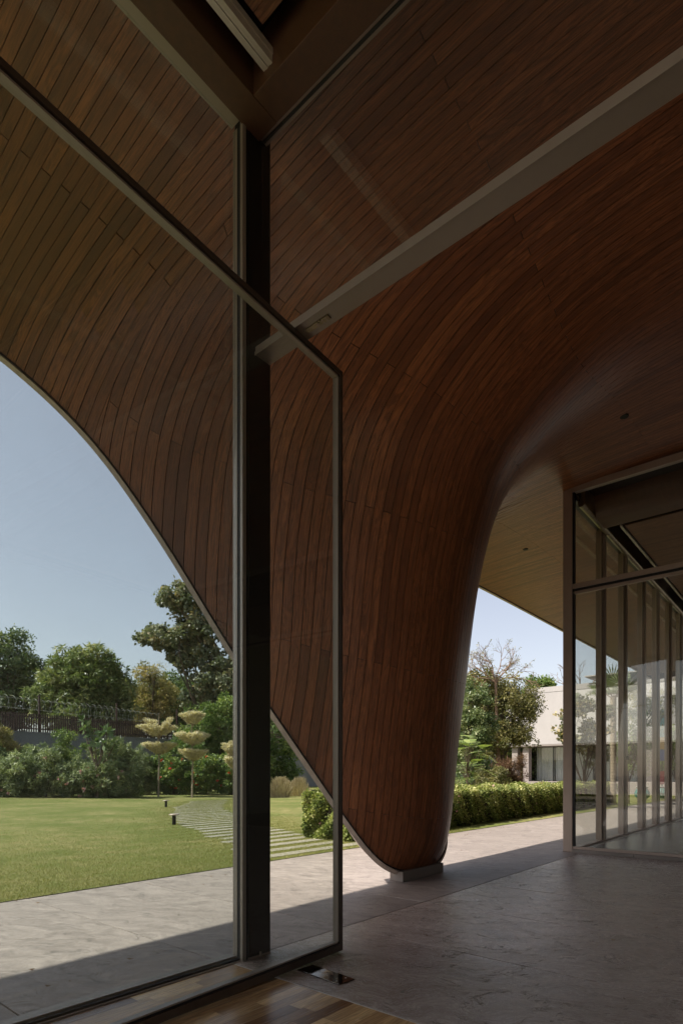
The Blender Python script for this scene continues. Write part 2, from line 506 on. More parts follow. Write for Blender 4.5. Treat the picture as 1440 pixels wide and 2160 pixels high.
# ------------------------------------------------------------------ terrace paving, one object per slab
pav = thing("stone_paving", "large grey veined stone slabs of the terrace and passage", None, (0, 0, 0), kind='structure')
part("mortar_bed", MB().box(-3.79, 26, -12, 2.36, -0.12, -0.007), M['grout'], pav)
part("mortar_bed", MB().box(-12, -3.79, -0.92, 2.36, -0.12, -0.007), M['grout'], pav)
SP = 1.27
rows = [(-0.9, 2.36), (-4.4, -0.9), (-7.9, -4.4), (-11.4, -7.9)]
for (pa, pb) in rows:
    for k in range(-9, 20):
        s0 = k * SP; s1 = s0 + SP
        a0 = s0; a1 = s1
        if pa < -0.95 or pa == -4.4:
            if a1 <= -3.77: continue
            a0 = max(a0, -3.77)
            if s0 > 3.8 and pa <= -4.4: continue
            if a0 >= 3.60: continue
            a1 = min(a1, 3.60)
            if a1 - a0 < 0.03: continue
        gp_ = 0.005
        q = MB().box(a0 + gp_, a1 - gp_, pa + gp_, pb - gp_, -0.06, random.uniform(-0.0008, 0.0006), random.random(), off=(random.uniform(0, 60), random.uniform(0, 60)))
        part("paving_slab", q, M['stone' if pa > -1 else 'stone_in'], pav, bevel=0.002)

# ------------------------------------------------------------------ timber shell (vault with a pointed foot)
zs = [0.10, .3, .8, 1.6, 2.5, 4.0, 5.0, 5.6, 5.9, 6.05, 6.15, 6.19, 6.2, 6.2, 6.2]
Gs = [-0.077, -0.229, -0.355, -0.429, -0.537, -0.771, -1.141, -1.821, -2.427, -3.102, -4.213, -5.6, -7.5, -11.0, -19.0]
Ks = [0.294, 0.428, 0.502, 0.475, 0.439, 0.437, 0.431, 0.422, 0.40, 0.345, 0.335, 0.33, 0.33, 0.33, 0.33]
def catmull(arr, sub=24):
    P = [arr[0] + (arr[0] - arr[1])] + list(arr) + [arr[-1] + (arr[-1] - arr[-2])]
    out = []
    for i in range(1, len(P) - 2):
        p0, p1, p2, p3 = P[i - 1], P[i], P[i + 1], P[i + 2]
        t0 = 0; t1 = t0 + max(np.linalg.norm(p1[:2] - p0[:2]), 1e-6) ** .5
        t2 = t1 + max(np.linalg.norm(p2[:2] - p1[:2]), 1e-6) ** .5; t3 = t2 + max(np.linalg.norm(p3[:2] - p2[:2]), 1e-6) ** .5
        for k in range(sub):
            t = t1 + (t2 - t1) * k / sub
            A1 = (t1 - t) / (t1 - t0) * p0 + (t - t0) / (t1 - t0) * p1
            A2 = (t2 - t) / (t2 - t1) * p1 + (t - t1) / (t2 - t1) * p2
            A3 = (t3 - t) / (t3 - t2) * p2 + (t - t2) / (t3 - t2) * p3
            B1 = (t2 - t) / (t2 - t0) * A1 + (t - t0) / (t2 - t0) * A2
            B2 = (t3 - t) / (t3 - t1) * A2 + (t - t1) / (t3 - t1) * A3
            out.append((t2 - t) / (t2 - t1) * B1 + (t - t1) / (t2 - t1) * B2)
    out.append(P[-2])
    return np.array(out)
tab = catmull([np.array([a, b, c]) for a, b, c in zip(Gs, zs, Ks)])
arc = np.r_[0, np.cumsum(np.linalg.norm(np.diff(tab[:, :2], axis=0), axis=1))]
TEND = arc[-1]
tt = np.linspace(0, TEND, 900)
tG = np.interp(tt, arc, tab[:, 0]); tZ = np.interp(tt, arc, tab[:, 1]); tK = np.interp(tt, arc, tab[:, 2])
ker = np.hanning(31); ker /= ker.sum()
def smo(a):
    b = np.r_[np.full(15, a[0]) + (np.arange(-15, 0)) * (a[1] - a[0]), a, np.full(15, a[-1]) + np.arange(1, 16) * (a[-1] - a[-2])]
    return np.convolve(b, ker, 'valid')
tK = smo(tK); tG = smo(tG); tZ = smo(tZ)
_x = np.clip((tZ - 2.0) / 4.1, 0, 1); CT = 1.09; tC = smo(1 + (CT - 1) * _x ** 2)
SM = 3.22
def hS(s): return 16 * (1 - np.exp(-s * s / 16))
def SP_(s, t):
    s = np.asarray(s, float)
    return np.stack([s + 0 * t, np.interp(t, tt, tG) + np.interp(t, tt, tK) * hS(s), np.interp(t, tt, tZ) + 0 * s], -1)
def fan_pt(sg, t):
    return SP_(np.clip(sg * np.interp(t, tt, tC), -SM, SM), t)
def norm_at(s, t):
    e = 0.01
    a = SP_(s + e, t) - SP_(s - e, t); b = SP_(s, np.minimum(t + e, TEND)) - SP_(s, np.maximum(t - e, 0))
    nn = np.cross(a, b); nn /= np.linalg.norm(nn, axis=-1, keepdims=True)
    sgn = np.sign(nn[..., 1] * 0.3 + nn[..., 2]); sgn = np.where(np.abs(nn[..., 2]) < 0.25, np.sign(nn[..., 1] + 1e-9), sgn)
    return nn * sgn[..., None]
DR = 0.10
def first_cross(P, extra=0.0):
    f = P[:, 1] - (0.45 * P[:, 2] - DR) - extra
    if f[0] <= 0: return tt[0]
    i = int(np.argmax(f <= 0))
    a = f[i - 1] / (f[i - 1] - f[i])
    return tt[i - 1] + a * (tt[i] - tt[i - 1])
def rim_fan(sg): return first_cross(fan_pt(np.full_like(tt, sg), tt))
def rim_s(s): return first_cross(SP_(np.full_like(tt, s), tt))
def cross(vals, target, t_lo):
    """t where decreasing array vals falls to target, or None"""
    idx = np.where((vals <= target) & (tt > t_lo))[0]
    if len(idx) == 0: return None
    i = idx[0]
    if i == 0: return tt[0]
    d = vals[i - 1] - vals[i]
    return tt[i - 1] + (0 if abs(d) < 1e-9 else (vals[i - 1] - target) / d) * (tt[i] - tt[i - 1])
SM = 3.22
def mitre_end(sg):
    """height parameter where board line sg runs into the mitre; None = never, -1 = already there at the rim"""
    if abs(sg) * CT <= SM + 1e-6: return None
    t0 = rim_fan(sg); ov = np.where((abs(sg) * tC >= SM) & (tt >= t0))[0]
    if len(ov) == 0: return None
    return -1 if tt[ov[0]] <= t0 + 0.02 else tt[ov[0]]
def cuts_fan(sg, tm):
    P = fan_pt(np.full_like(tt, sg), tt); t0 = rim_fan(sg); c = []
    for z0 in (0.76, 2.46, 4.07):
        f = P[:, 2] - (z0 + 0.12 * P[:, 0] ** 2)
        x = cross(-f, 0.0, t0)
        c.append(max(t0, x if x is not None else t0))
    s1 = cross(P[:, 1], -2.03, t0)
    c.append(max(t0, 0.5 * (max(c[2], t0) + s1)))
    c.append(s1)
    for pv in (-3.9, -5.8, -7.7, -9.6): c.append(cross(P[:, 1], pv, t0))
    c.append(cross(P[:, 1], -11.6, t0))
    c = [t0] + c
    if tm is not None: c = [min(q, tm) for q in c]
    return c
def cuts_can(s, pend):
    P = SP_(np.full_like(tt, s), tt); t0 = rim_s(s)
    c = [t0]
    for pv in (0.65, pend):
        c.append(max(t0, cross(P[:, 1], pv, t0)))
    return c

def board(mb, ptf, sL, sR, aL, bL, aR, bR, n, tone, gap=0.0024, th=0.014, eg=0.003):
    """one board between the lines sL and sR, from a to b along them"""
    k = np.linspace(0, 1, n)
    lenL = bL - aL
    tL = aL + eg + (bL - aL - 2 * eg) * k; tR = aR + eg + (bR - aR - 2 * eg) * k
    PL = ptf(np.full(n, sL + gap), tL); PR = ptf(np.full(n, sR - gap), tR)
    nL = norm_at(PL[:, 0], tL); nR = norm_at(PR[:, 0], tR)
    QL = PL + nL * th; QR = PR + nR * th
    V = np.concatenate([PL, PR, QL, QR]); fs = []
    for i in range(n - 1):
        fs.append((i, i + 1, n + i + 1, n + i))
        fs.append((i, 2 * n + i, 2 * n + i + 1, i + 1))
        fs.append((n + i, n + i + 1, 3 * n + i + 1, 3 * n + i))
    fs.append((0, n, 3 * n, 2 * n)); fs.append((n - 1, 3 * n - 1, 4 * n - 1, 2 * n - 1))
    ox = random.uniform(0, 50); oy = random.uniform(0, 50)
    wdt = np.linalg.norm(PL - PR, axis=1)
    gL = np.stack([np.full(n, ox), tL + oy, np.zeros(n)], 1); gR = np.stack([ox + wdt, tR + oy, np.zeros(n)], 1)
    mb.add(V, fs, tone, np.concatenate([gL, gR, gL, gR]))

def tone_(): return min(1, max(0, random.gauss(0.45, 0.20)))
shell = thing("timber_shell_roof", "brown timber clad vaulted roof sweeping down to a pointed foot beside the lawn", "roof", (0, 0, 0))
BW = SM / CT / 40
NB = 2 * 46
edges = (np.arange(NB + 1) - NB / 2) * BW
rest = MB(); nparts = 0
for i in range(NB):
    inner = edges[i] if abs(edges[i]) < abs(edges[i + 1]) else edges[i + 1]
    tm_ = mitre_end(inner)
    if tm_ == -1: continue
    cL, cR = cuts_fan(edges[i], tm_), cuts_fan(edges[i + 1], tm_)
    K_ = [k for k in range(len(cL)) if k in (0, len(cL) - 1) or (k + i) % 2 == 0]
    for a_, b_ in zip(K_[:-1], K_[1:]):
        lL = cL[b_] - cL[a_]; lR = cR[b_] - cR[a_]
        if max(lL, lR) < 0.04: continue
        n_ = 17 if a_ <= 5 else 4
        tgt = rest if (b_ >= 8 or a_ >= 6 or edges[i] > 1.9) else MB()
        board(tgt, fan_pt, edges[i], edges[i + 1], min(cL[a_], cL[b_] - 0.008), cL[b_], min(cR[a_], cR[b_] - 0.008), cR[b_], n_, tone_())
        if tgt is not rest:
            part("board", tgt, M['shell'], shell); nparts += 1
BW = 0.078
for sgn, cnt, pend in ((-1, 118, -0.93), (1, 270, -0.72)):
    for i in range(cnt):
        sl = SM + BW * i; sr = sl + BW
        if sgn < 0: sl, sr = -sr, -sl
        pe = -11.6 if min(abs(sl), abs(sr)) < 3.62 else pend
        cL = cuts_can(sl, pe); cR = cuts_can(sr, pe)
        ks = [0, 1, 2] if i % 2 == 0 else [0, 2]
        for a_, b_ in zip(ks[:-1], ks[1:]):
            if cL[b_] - cL[a_] < 0.03: continue
            n_ = (13 if cL[b_] - cL[a_] < 5 else 34) if abs(sl) < 8 else 6
            if sgn < 0 and sl > -5.9 and nparts < 299:
                q = MB(); board(q, SP_, sl, sr, cL[a_], cL[b_], cR[a_], cR[b_], n_, tone_()); part("board", q, M['shell'], shell); nparts += 1
            else:
                board(rest, SP_, sl, sr, cL[a_], cL[b_], cR[a_], cR[b_], n_, tone_())
print("boards", nparts)
part("board_field", rest, M['shell'], shell, kind='stuff')
# black lining behind the boards and the solid roof above it
def shell_grid(off, s_arr, nt_=150):
    V = []
    for s_ in s_arr:
        a = rim_s(s_); k = np.linspace(0, 1, nt_) ** 1.35
        t = a + (TEND - a) * k
        P = SP_(np.full(nt_, s_), t); V.append(P + norm_at(P[:, 0], t) * off)
    V = np.array(V)
    return V
s_arr = np.r_[np.linspace(-14, -5, 12)[:-1], np.linspace(-5, -1.4, 40)[:-1], np.linspace(-1.4, 1.4, 56)[:-1], np.linspace(1.4, 5, 40)[:-1], np.linspace(5, 26, 24)]
A = shell_grid(0.026, s_arr); B = shell_grid(0.26, s_arr)
ns, nt_ = A.shape[:2]
fs = [(i * nt_ + j, (i + 1) * nt_ + j, (i + 1) * nt_ + j + 1, i * nt_ + j + 1) for i in range(ns - 1) for j in range(nt_ - 1)]
part("shell_lining", MB().add(A.reshape(-1, 3), fs), M['lining'], shell, smooth=True)
o_ = ns * nt_
fs2 = [tuple(q) for q in fs]
part("roof_skin", MB().add(B.reshape(-1, 3), fs2), M['roof'], shell, smooth=True)
# metal edge trim following the rim
rimP = []; rimN = []
s_r = np.r_[np.linspace(-14, -5, 40)[:-1], np.linspace(-5, 5, 420)[:-1], np.linspace(5, 26, 60)]
for s_ in s_r:
    t = rim_s(s_); rimP.append(SP_(np.array([s_]), np.array([t]))[0]); rimN.append(norm_at(np.array([s_]), np.array([t]))[0])
rimP = np.array(rimP); rimN = np.array(rimN)
for _ in range(12): rimN[1:-1] = (rimN[:-2] + 2 * rimN[1:-1] + rimN[2:]) / 4
rimN /= np.linalg.norm(rimN, axis=1, keepdims=True)
tg = np.gradient(rimP, axis=0); tg /= np.linalg.norm(tg, axis=1, keepdims=True)
ob = np.cross(tg, rimN); ob /= np.linalg.norm(ob, axis=1, keepdims=True)
ob *= np.sign(ob[:, 1] * 1.0 - ob[:, 2] * 0.6)[:, None]
def strip(c0, c1, n0, n1):
    a = rimP + ob * c0 + rimN * n0; b = rimP + ob * c1 + rimN * n0; c = rimP + ob * c1 + rimN * n1; d = rimP + ob * c0 + rimN * n1
    k = len(rimP); V = np.concatenate([a, b, c, d]); f = []
    for i in range(k - 1):
        for q in range(4):
            q2 = (q + 1) % 4
            f.append((q * k + i, q * k + i + 1, q2 * k + i + 1, q2 * k + i))
    f.append((0, k, 2 * k, 3 * k)); f.append((k - 1, 4 * k - 1, 3 * k - 1, 2 * k - 1))
    return MB().add(V, f)
part("edge_trim", strip(0.004, 0.058, -0.028, 0.30), M['trim'], shell)
part("edge_gasket", strip(-0.012, 0.0035, -0.010, 0.06), M['rubber'], shell)
for (ds, dp) in ((1.94, -2.0), (5.65, 0.9)):
    P = SP_(np.full_like(tt, ds), tt); i = int(np.argmin(np.abs(P[:, 1] - dp))); q = P[i]
    part("downlight", MB().lathe([(0.052, q[2] - 0.012), (0.055, q[2] - 0.004), (0.055, q[2] + 0.02)], q[0], q[1], 20), M['rubber'], shell)
# the stone block the foot stands on
solo("foot_block", MB().box(-0.50, 0.46, -0.125, 0.07, 0.0, 0.125), M['conc'], "low rectangular stone block carrying the pointed timber foot", "plinth", bevel=0.006)

# ------------------------------------------------------------------ near pavilion (the camera stands in it)
ZB = 5.86
col = thing("steel_column", "tall dark steel corner column between fixed window and open door", "column", (-3.55, -0.88, 0))
part("shaft", MB().box(-3.655, -3.45, -0.958, -0.80, 0.012, 6.4), M['darkmetal'], col, bevel=0.004)
part("base_plate", MB().box(-3.657, -3.448, -0.96, -0.795, 0.0, 0.0118), M['bronze'], col)
part("rebate", MB().box(-3.672, -3.656, -0.95, -0.83, 0.0, 6.0), M['rubber'], col)
part("anchor_bolt", MB().lathe([(0.008, 0.004), (0.008, 0.035), (0.006, 0.037)], -3.555, -0.968, 8), M['greymetal'], col)

fw = thing("fixed_window", "large fixed pane left of the dark column with grey aluminium frame", "window", (-7.5, -0.88, 0))
part("bottom_rail", MB().box(-12, -3.72, -0.895, -0.81, 0.0, 0.03), M['greymetal'], fw, bevel=0.002)
part("inner_rail", MB().box(-12, -3.70, -0.925, -0.9, -0.01, 0.018), M['rubber'], fw)
part("lower_track", MB().box(-12, -3.70, -0.945, -0.927, -0.01, 0.006), M['bronze'], fw)
part("jamb", MB().box(-3.702, -3.668, -0.895, -0.84, 0.0, ZB), M['greymetal'], fw, bevel=0.002)
part("jamb", MB().box(-3.716, -3.684, -0.962, -0.935, 0.0, ZB), M['greymetal'], fw, bevel=0.002)
part("jamb_gasket", MB().box(-3.710, -3.688, -0.934, -0.896, 0.0, ZB), M['rubber'], fw)
part("top_rail", MB().box(-12, -3.72, -0.95, -0.85, ZB, ZB + 0.06), M['greymetal'], fw, bevel=0.002)
part("mullion", MB().box(-8.6, -8.54, -0.91, -0.84, 0.03, ZB), M['greymetal'], fw)
part("pane", MB().box(-12, -3.704, -0.872, -0.860, 0.03, ZB), M['glass'], fw)

bm1 = thing("window_header_beam", "brown veneered beam above the large fixed window", "beam", (-7.5, -1.05, ZB))
part("beam_casing", MB().box(-12, -3.56, -1.14, -0.952, ZB - 0.03, ZB + 0.45), M['brownbeam'], bm1, bevel=0.003)
bm2 = thing("door_header_beam", "dark brown veneered beam above the open pivot door", "beam", (-3.66, -5, ZB))
part("beam_casing", MB().box(-3.775, -3.562, -11, -1.142, ZB - 0.03, ZB + 0.45), M['brownbeam'], bm2, bevel=0.003)
part("flange", MB().box(-3.56, -3.49, -11, -0.96, ZB - 0.01, ZB + 0.40), M['bronze'], bm2, bevel=0.002)
part("slot", MB().box(-3.535, -3.515, -11, -0.97, ZB - 0.016, ZB - 0.0095), M['rubber'], bm2)
solo("ceiling_recess", MB().box(-12, -3.776, -11, -1.141, 6.45, 6.7), M['lining'], None, None, kind='structure')
ct = thing("curtain_track", "pale ribbed aluminium curtain track in the dark ceiling recess", "curtain track", (-7.5, -1.285, 5.92))
for k in range(4):
    part("rib", MB().box(-12, -3.62, -1.325 + k * 0.021, -1.307 + k * 0.021, 5.905 + 0.004 * (k % 2), 5.955), M['alu'], ct)
part("channel", MB().box(-12, -3.615, -1.33, -1.24, 5.956, 6.0), M['alu'], ct)
# board ceiling of the room: boards run along p
icl = thing("room_ceiling", "dark timber board ceiling of the near room", None, (-8, -5, 5.98), kind='structure')
part("ceiling_deck", MB().box(-12, -3.90, -11, -1.37, 6.0, 6.12), M['lining'], icl)
for k in range(25):
    s1 = -3.905 - k * 0.0765
    part("board", MB().box(s1 - 0.072, s1, -5.2, -1.375, 5.982, 5.998, tone_(), 'y', (random.uniform(0, 40), random.uniform(0, 40))), M['ceil'], icl)
part("board_field", MB().box(-12, -5.83, -11, -1.375, 5.982, 5.999, 0.4, 'y'), M['ceil'], icl, kind='stuff')

tb = thing("door_transom_beam", "grey metal channel beam crossing above the open pivot door", "beam", (-3.53, -5, 4.28))
part("channel", MB().box(-3.60, -3.462, -11, -0.962, 4.28, 4.338), M['greymetal'], tb, bevel=0.003)
part("lip", MB().box(-3.606, -3.6005, -11, -0.962, 4.274, 4.30), M['greymetal'], tb)
uw = thing("transom_window", "fixed glass above the grey transom beam, right of the column", "window", (-3.53, -5, 4.339))
part("pane", MB().box(-3.536, -3.526, -11, -0.962, 4.339, ZB - 0.012), M['doorglass'], uw)

# pivot door
edge = np.array([-0.013, 4.29]); dd = np.array([-0.601, -0.7990]); dd /= np.linalg.norm(dd); dnn = np.array([-dd[1], dd[0]])  # normal
DZ0, DZ1, DL, DT = 0.012, 4.262, 3.35, 0.058
door_o = bpy.data.objects.new("pivot_door", None); COL.objects.link(door_o)
door_o.location = (edge[0], edge[1], 0); door_o.rotation_euler = (0, 0, math.atan2(dd[1], dd[0]))
tag(door_o, "tall glazed pivot door standing open in a slim dark bronze frame", "door")
BASE[door_o.name] = np.zeros(3)
def dbox(name, x0, x1, y0, y1, z0, z1, mat, bev=0.0): return part(name, MB().box(x0, x1, y0, y1, z0, z1), mat, door_o, bevel=bev)
h = DT / 2
dbox("stile", 0, 0.028, -h, h, DZ0, DZ1, M['doorbronze'], .002); dbox("stile", DL - 0.04, DL, -h, h, DZ0, DZ1, M['doorbronze'], .002)
dbox("glazing_bead", 0.0285, 0.040, -h + 0.012, h - 0.012, DZ0 + 0.06, DZ1 - 0.05, M['rubber'])
dbox("glazing_bead", 0.0405, 0.052, -h + 0.006, h - 0.006, DZ0 + 0.072, DZ1 - 0.058, M['greymetal'])
dbox("top_rail", 0.0285, DL - 0.041, -h, h, DZ1 - 0.034, DZ1, M['doorbronze'], .002)
dbox("glazing_bead", 0.0285, DL - 0.041, -h + 0.012, h - 0.012, DZ1 - 0.046, DZ1 - 0.0345, M['rubber'])
dbox("glazing_bead", 0.0525, DL - 0.041, -h + 0.006, h - 0.006, DZ1 - 0.058, DZ1 - 0.0465, M['greymetal'])
dbox("bottom_rail", 0.0285, DL - 0.041, -h, h, DZ0, DZ0 + 0.050, M['doorbronze'], .002)
dbox("glazing_bead", 0.0405, DL - 0.041, -h + 0.012, h - 0.012, DZ0 + 0.0505, DZ0 + 0.062, M['rubber'])
dbox("glazing_bead", 0.0525, DL - 0.041, -h + 0.006, h - 0.006, DZ0 + 0.0625, DZ0 + 0.072, M['greymetal'])
dbox("pane", 0.030, DL - 0.04, -0.005, 0.005, DZ0 + 0.05, DZ1 - 0.034, M['doorglass'])

# hinge plate under the transom
hp = thing("pivot_hinge_plate", "small brass pivot plate with screws under the grey transom beam", "hinge plate", (-3.53, -1.45, 4.27))
part("plate", MB().box(-3.548, -3.514, -1.60, -1.40, 4.268, 4.2795), M['brass'], hp, bevel=0.001)
for (a, b_, r) in ((-3.531, -1.50, 0.012), (-3.540, -1.545, 0.006), (-3.522, -1.545, 0.006), (-3.540, -1.575, 0.006), (-3.522, -1.575, 0.006), (-3.531, -1.455, 0.004)):
    part("screw", MB().lathe([(r, 4.2662), (r, 4.2679)], a, b_, 10), M['bronze'], hp)

# floor spring cover
c0 = np.array([-0.215 * 1.0, 0]);
pA = np.array([-0.279, 3.844]); pB = np.array([-0.0146, 3.584])     # near long edge
pC = np.array([0.078, 3.689])
ux = (pB - pA); Lp = np.linalg.norm(ux); ux /= Lp; uy = np.array([-ux[1], ux[0]]); Wp = abs((pC - pB) @ uy)
fsx = bpy.data.objects.new("floor_spring_cover", None); COL.objects.link(fsx)
fsx.location = (pA[0], pA[1], 0); fsx.rotation_euler = (0, 0, math.atan2(ux[1], ux[0])); BASE[fsx.name] = np.zeros(3)
tag(fsx, "polished steel floor spring cover plate on the stone under the door", "cover plate")
part("plate", MB().box(-0.02, Lp, 0, Wp, 0.0006, 0.008), M['polish'], fsx, bevel=0.002)
for (a, b_) in ((Lp - 0.05, 0.03), (Lp - 0.05, Wp - 0.03)):
    part("screw", MB().lathe([(0.006, 0.0081), (0.005, 0.0096)], a, b_, 10), M['alu'], fsx)
# engraved mark: a short wavy line of strokes with a swoosh beneath it
eng = MB(); xx = 0.105
for k in range(9):
    hh_ = [.010, .012, .008, .014, .012, .010, .014, .009, .011][k]
    eng.box(xx + k * 0.009, xx + k * 0.009 + 0.0016, Wp * 0.52, Wp * 0.52 + hh_, 0.0081, 0.0085)
    if k % 2 == 0: eng.box(xx + k * 0.009 + 0.0017, xx + k * 0.009 + 0.006, Wp * 0.52 + hh_ - 0.0018, Wp * 0.52 + hh_, 0.0081, 0.0085)
for k in range(10):
    a = xx + 0.01 + k * 0.0085; yb = Wp * 0.40 + 0.010 * (k / 9) ** 2
    eng.box(a, a + 0.0086, yb, yb + 0.0018, 0.0081, 0.0085)
part("engraving", eng, M['alu'], fsx)

# timber strip floor of the room
fl = thing("wood_floor", "timber strip floor of mixed brown tones in the near room", None, (-6, -3, 0), kind='structure')
part("subfloor", MB().box(-12, -3.785, -11, -0.95, -0.15, -0.012), M['lining'], fl)
row = 0; pv = -0.952
while pv > -3.7:
    s1 = -3.786; first = True
    while s1 > -6.3:
        ln_ = random.choice((0.32, 0.45, 0.45, 0.6, 0.6, 0.75)) * (random.uniform(0.3, 1) if first else 1); first = False
        s0 = max(s1 - ln_, -6.3)
        tn = min(1, max(0, random.choice((0.0, 0.1, 0.3, 0.55, 0.8, 1.0)) + random.uniform(-.1, .1)))
        if s1 - s0 > 0.02:
            part("floor_strip", MB().box(s0 + 0.0004, s1 - 0.0004, pv - 0.0872, pv - 0.0004, -0.012, random.uniform(-0.0009, -0.0004), tn, 'x', (random.uniform(0, 40), random.uniform(0, 40))), M['floor'], fl)
        s1 = s0
    pv -= 0.088
part("floor_field", MB().box(-12, -6.302, -3.70, -0.952, -0.012, -0.001, 0.4), M['floor'], fl, kind='stuff')
part("floor_field", MB().box(-12, -3.786, -11, pv + 0.0, -0.012, -0.001, 0.4), M['floor'], fl, kind='stuff')
solo("threshold_strip", MB().box(-3.785, -3.779, -11, -0.95, -0.02, 0.0012), M['alu'], None, None, kind='structure')
# walls of the room behind and beside the camera
rw = thing("room_wall", "plain pale rear wall of the pavilions", None, (-12, -11, 0), kind='structure')
solo("side_terrace", MB().box(-34, -12.02, -12, 2.36, -0.1, -0.004), M['stone'], None, None, kind='structure')
part("wall_panel", MB().box(-12.0, 26, -12.3, -12.0, -0.1, 6.7), M['inner'], rw)

# ------------------------------------------------------------------ far pavilion
SB = 3.59; PB = -0.70; ZT = 6.06
fp = thing("far_corner_post", "tall brown steel corner post of the glazed pavilion on the right", "post", (3.66, -0.69, 0))
part("shaft", MB().box(3.59, 3.75, -0.765, -0.612, 0.004, ZT + 0.12), M['bronze'], fp, bevel=0.004)
part("base_plate", MB().box(3.585, 3.755, -0.77, -0.607, 0.0, 0.0038), M['grout'], fp)
mul = [5.36, 6.89, 8.49, 9.92, 11.38, 12.85, 14.4, 15.9, 17.4, 18.9, 20.4, 21.9, 23.4]
gl = thing("garden_glass_wall", "row of tall brown framed glass panels facing the garden on the right", "glass wall", (12, PB, 0))
part("sill", MB().box(3.76, 24, -0.78, -0.64, 0.0, 0.06), M['bronze'], gl)
part("inner_sill", MB().box(3.76, 24, -0.86, -0.782, 0.0, 0.03), M['alu'], gl)
part("head", MB().box(3.76, 24, -0.77, -0.65, ZT - 0.08, ZT), M['darkmetal'], gl)
prev = 3.76
for k, ms in enumerate(mul):
    part("mullion", MB().box(ms - 0.045, ms + 0.045, -0.80, -0.63, 0.0605, ZT - 0.081), M['bronze'], gl, bevel=0.004)
    part("sash_stile", MB().box(ms - 0.10, ms - 0.0455, -0.755, -0.695, 0.0605, ZT - 0.081), M['bronze'], gl)
    part("sash_gasket", MB().box(ms + 0.0455, ms + 0.06, -0.75, -0.67, 0.0605, ZT - 0.081), M['rubber'], gl)
    part("pane", MB().box(prev, ms - 0.101, -0.722, -0.712, 0.0605, ZT - 0.081), M['bglass'], gl)
    prev = ms + 0.061
part("door_latch", MB().box(6.80, 6.90, -0.83, -0.801, 1.62, 1.70), M['rubber'], gl)

fg = thing("front_glass_wall", "brown framed glass wall facing the passage, right of the corner post", "glass wall", (SB, -5, 0))
part("sill", MB().box(3.60, 3.67, -11.5, -0.77, 0.055, 0.10), M['bronze'], fg, bevel=0.002)
part("transom", MB().box(3.585, 3.68, -11.5, -0.77, 4.42, 4.50), M['bronze'], fg, bevel=0.003)
part("door_head", MB().box(3.60, 3.665, -11.5, -0.77, 4.33, 4.375), M['bronze'], fg, bevel=0.003)
part("track_gap", MB().box(3.61, 3.65, -11.5, -0.77, 4.376, 4.419), M['rubber'], fg)
part("head", MB().box(3.59, 3.69, -11.5, -0.77, ZT - 0.02, ZT + 0.09), M['bronze'], fg, bevel=0.003)
part("jamb", MB().box(3.60, 3.66, -0.80, -0.7655, 0.10, ZT - 0.02), M['rubber'], fg)
part("pane", MB().box(3.625, 3.637, -11.5, -0.80, 0.10, 4.33), M['bglass'], fg)
part("pane", MB().box(3.625, 3.637, -11.5, -0.80, 4.50, ZT - 0.02), M['bglass'], fg)
cb = thing("stone_curb", "low rough stone curb under the passage glass wall", "curb", (3.6, -5, 0))
pz_ = -0.775
while pz_ > -11.4:
    ln_ = random.uniform(0.7, 1.3)
    part("curb_stone", MB().box(3.555 + random.uniform(-.004, .004), 3.70, pz_ - ln_ + 0.004, pz_, 0.0, 0.054, random.random(), off=(random.uniform(0, 9), 3)), M['conc'], cb, bevel=0.006)
    pz_ -= ln_
ff = thing("polished_floor", "glossy grey green marble floor inside the far pavilion", None, (10, -5, 0), kind='structure')
part("floor_bed", MB().box(3.71, 26, -11.9, -0.865, -0.1, 0.012), M['grout'], ff)
for i in range(12):
    for j in range(5):
        a = 3.715 + i * 1.5; b_ = -0.87 - j * 2.2
        part("marble_tile", MB().box(a + .001, a + 1.499, b_ - 2.199, b_ - .001, 0.0, 0.028, random.random(), off=(random.uniform(0, 30), random.uniform(0, 30))), M['marble'], ff)
# bullnose beam behind the front glass
bb = MB(); prof = [(4.95, 6.6), (4.95, 5.84)]
for k in range(9):
    a = math.pi / 2 * k / 8; prof.append((4.60 - 0.30 * math.sin(a), 6.14 - 0.30 * math.cos(a)))
prof += [(4.30, 6.6)]
vs = [(a, -11.6, z) for a, z in prof] + [(a, -0.90, z) for a, z in prof]; k_ = len(prof)
bb.add(vs, [(i, (i + 1) % k_, (i + 1) % k_ + k_, i + k_) for i in range(k_)] + [tuple(range(k_))[::-1], tuple(range(k_, 2 * k_))])
bbo = thing("bullnose_beam", "brown rounded ceiling beam behind the passage glass wall", "beam", (4.6, -5, 5.84))
part("casing", bb, M['brownbeam'], bbo, smooth=False)
gb = MB(); prof = []
for k in range(9):
    a = math.pi * k / 8; prof.append((-0.845 - 0.055 * math.cos(a), 5.90 - 0.055 * math.sin(a)))
prof += [(-0.79, 6.3), (-0.90, 6.3)]
prof = [(-0.90, 6.3)] + prof[:9] + [(-0.79, 6.3)]
k_ = len(prof); vs = [(3.80, a, z) for a, z in prof] + [(24, a, z) for a, z in prof]
gb.add(vs, [(i, (i + 1) % k_, (i + 1) % k_ + k_, i + k_) for i in range(k_)] + [tuple(range(k_))[::-1], tuple(range(k_, 2 * k_))])
gbo = thing("garden_wall_header", "gold brown rounded header running along the garden glass wall", "beam", (12, -0.845, 5.85))
part("casing", gb, M['brass'], gbo)
solo("recess_lining", MB().box(3.70, 26, -11.9, -0.80, 6.62, 6.8), M['lining'], None, None, kind='structure')
rc = thing("far_ceiling", "brown timber board ceiling of the far pavilion with a lighting slot", None, (12, -5, 5.88), kind='structure')
part("ceiling_deck", MB().box(5.16, 26, -11.9, -1.18, 5.90, 6.02), M['lining'], rc)
q = MB()
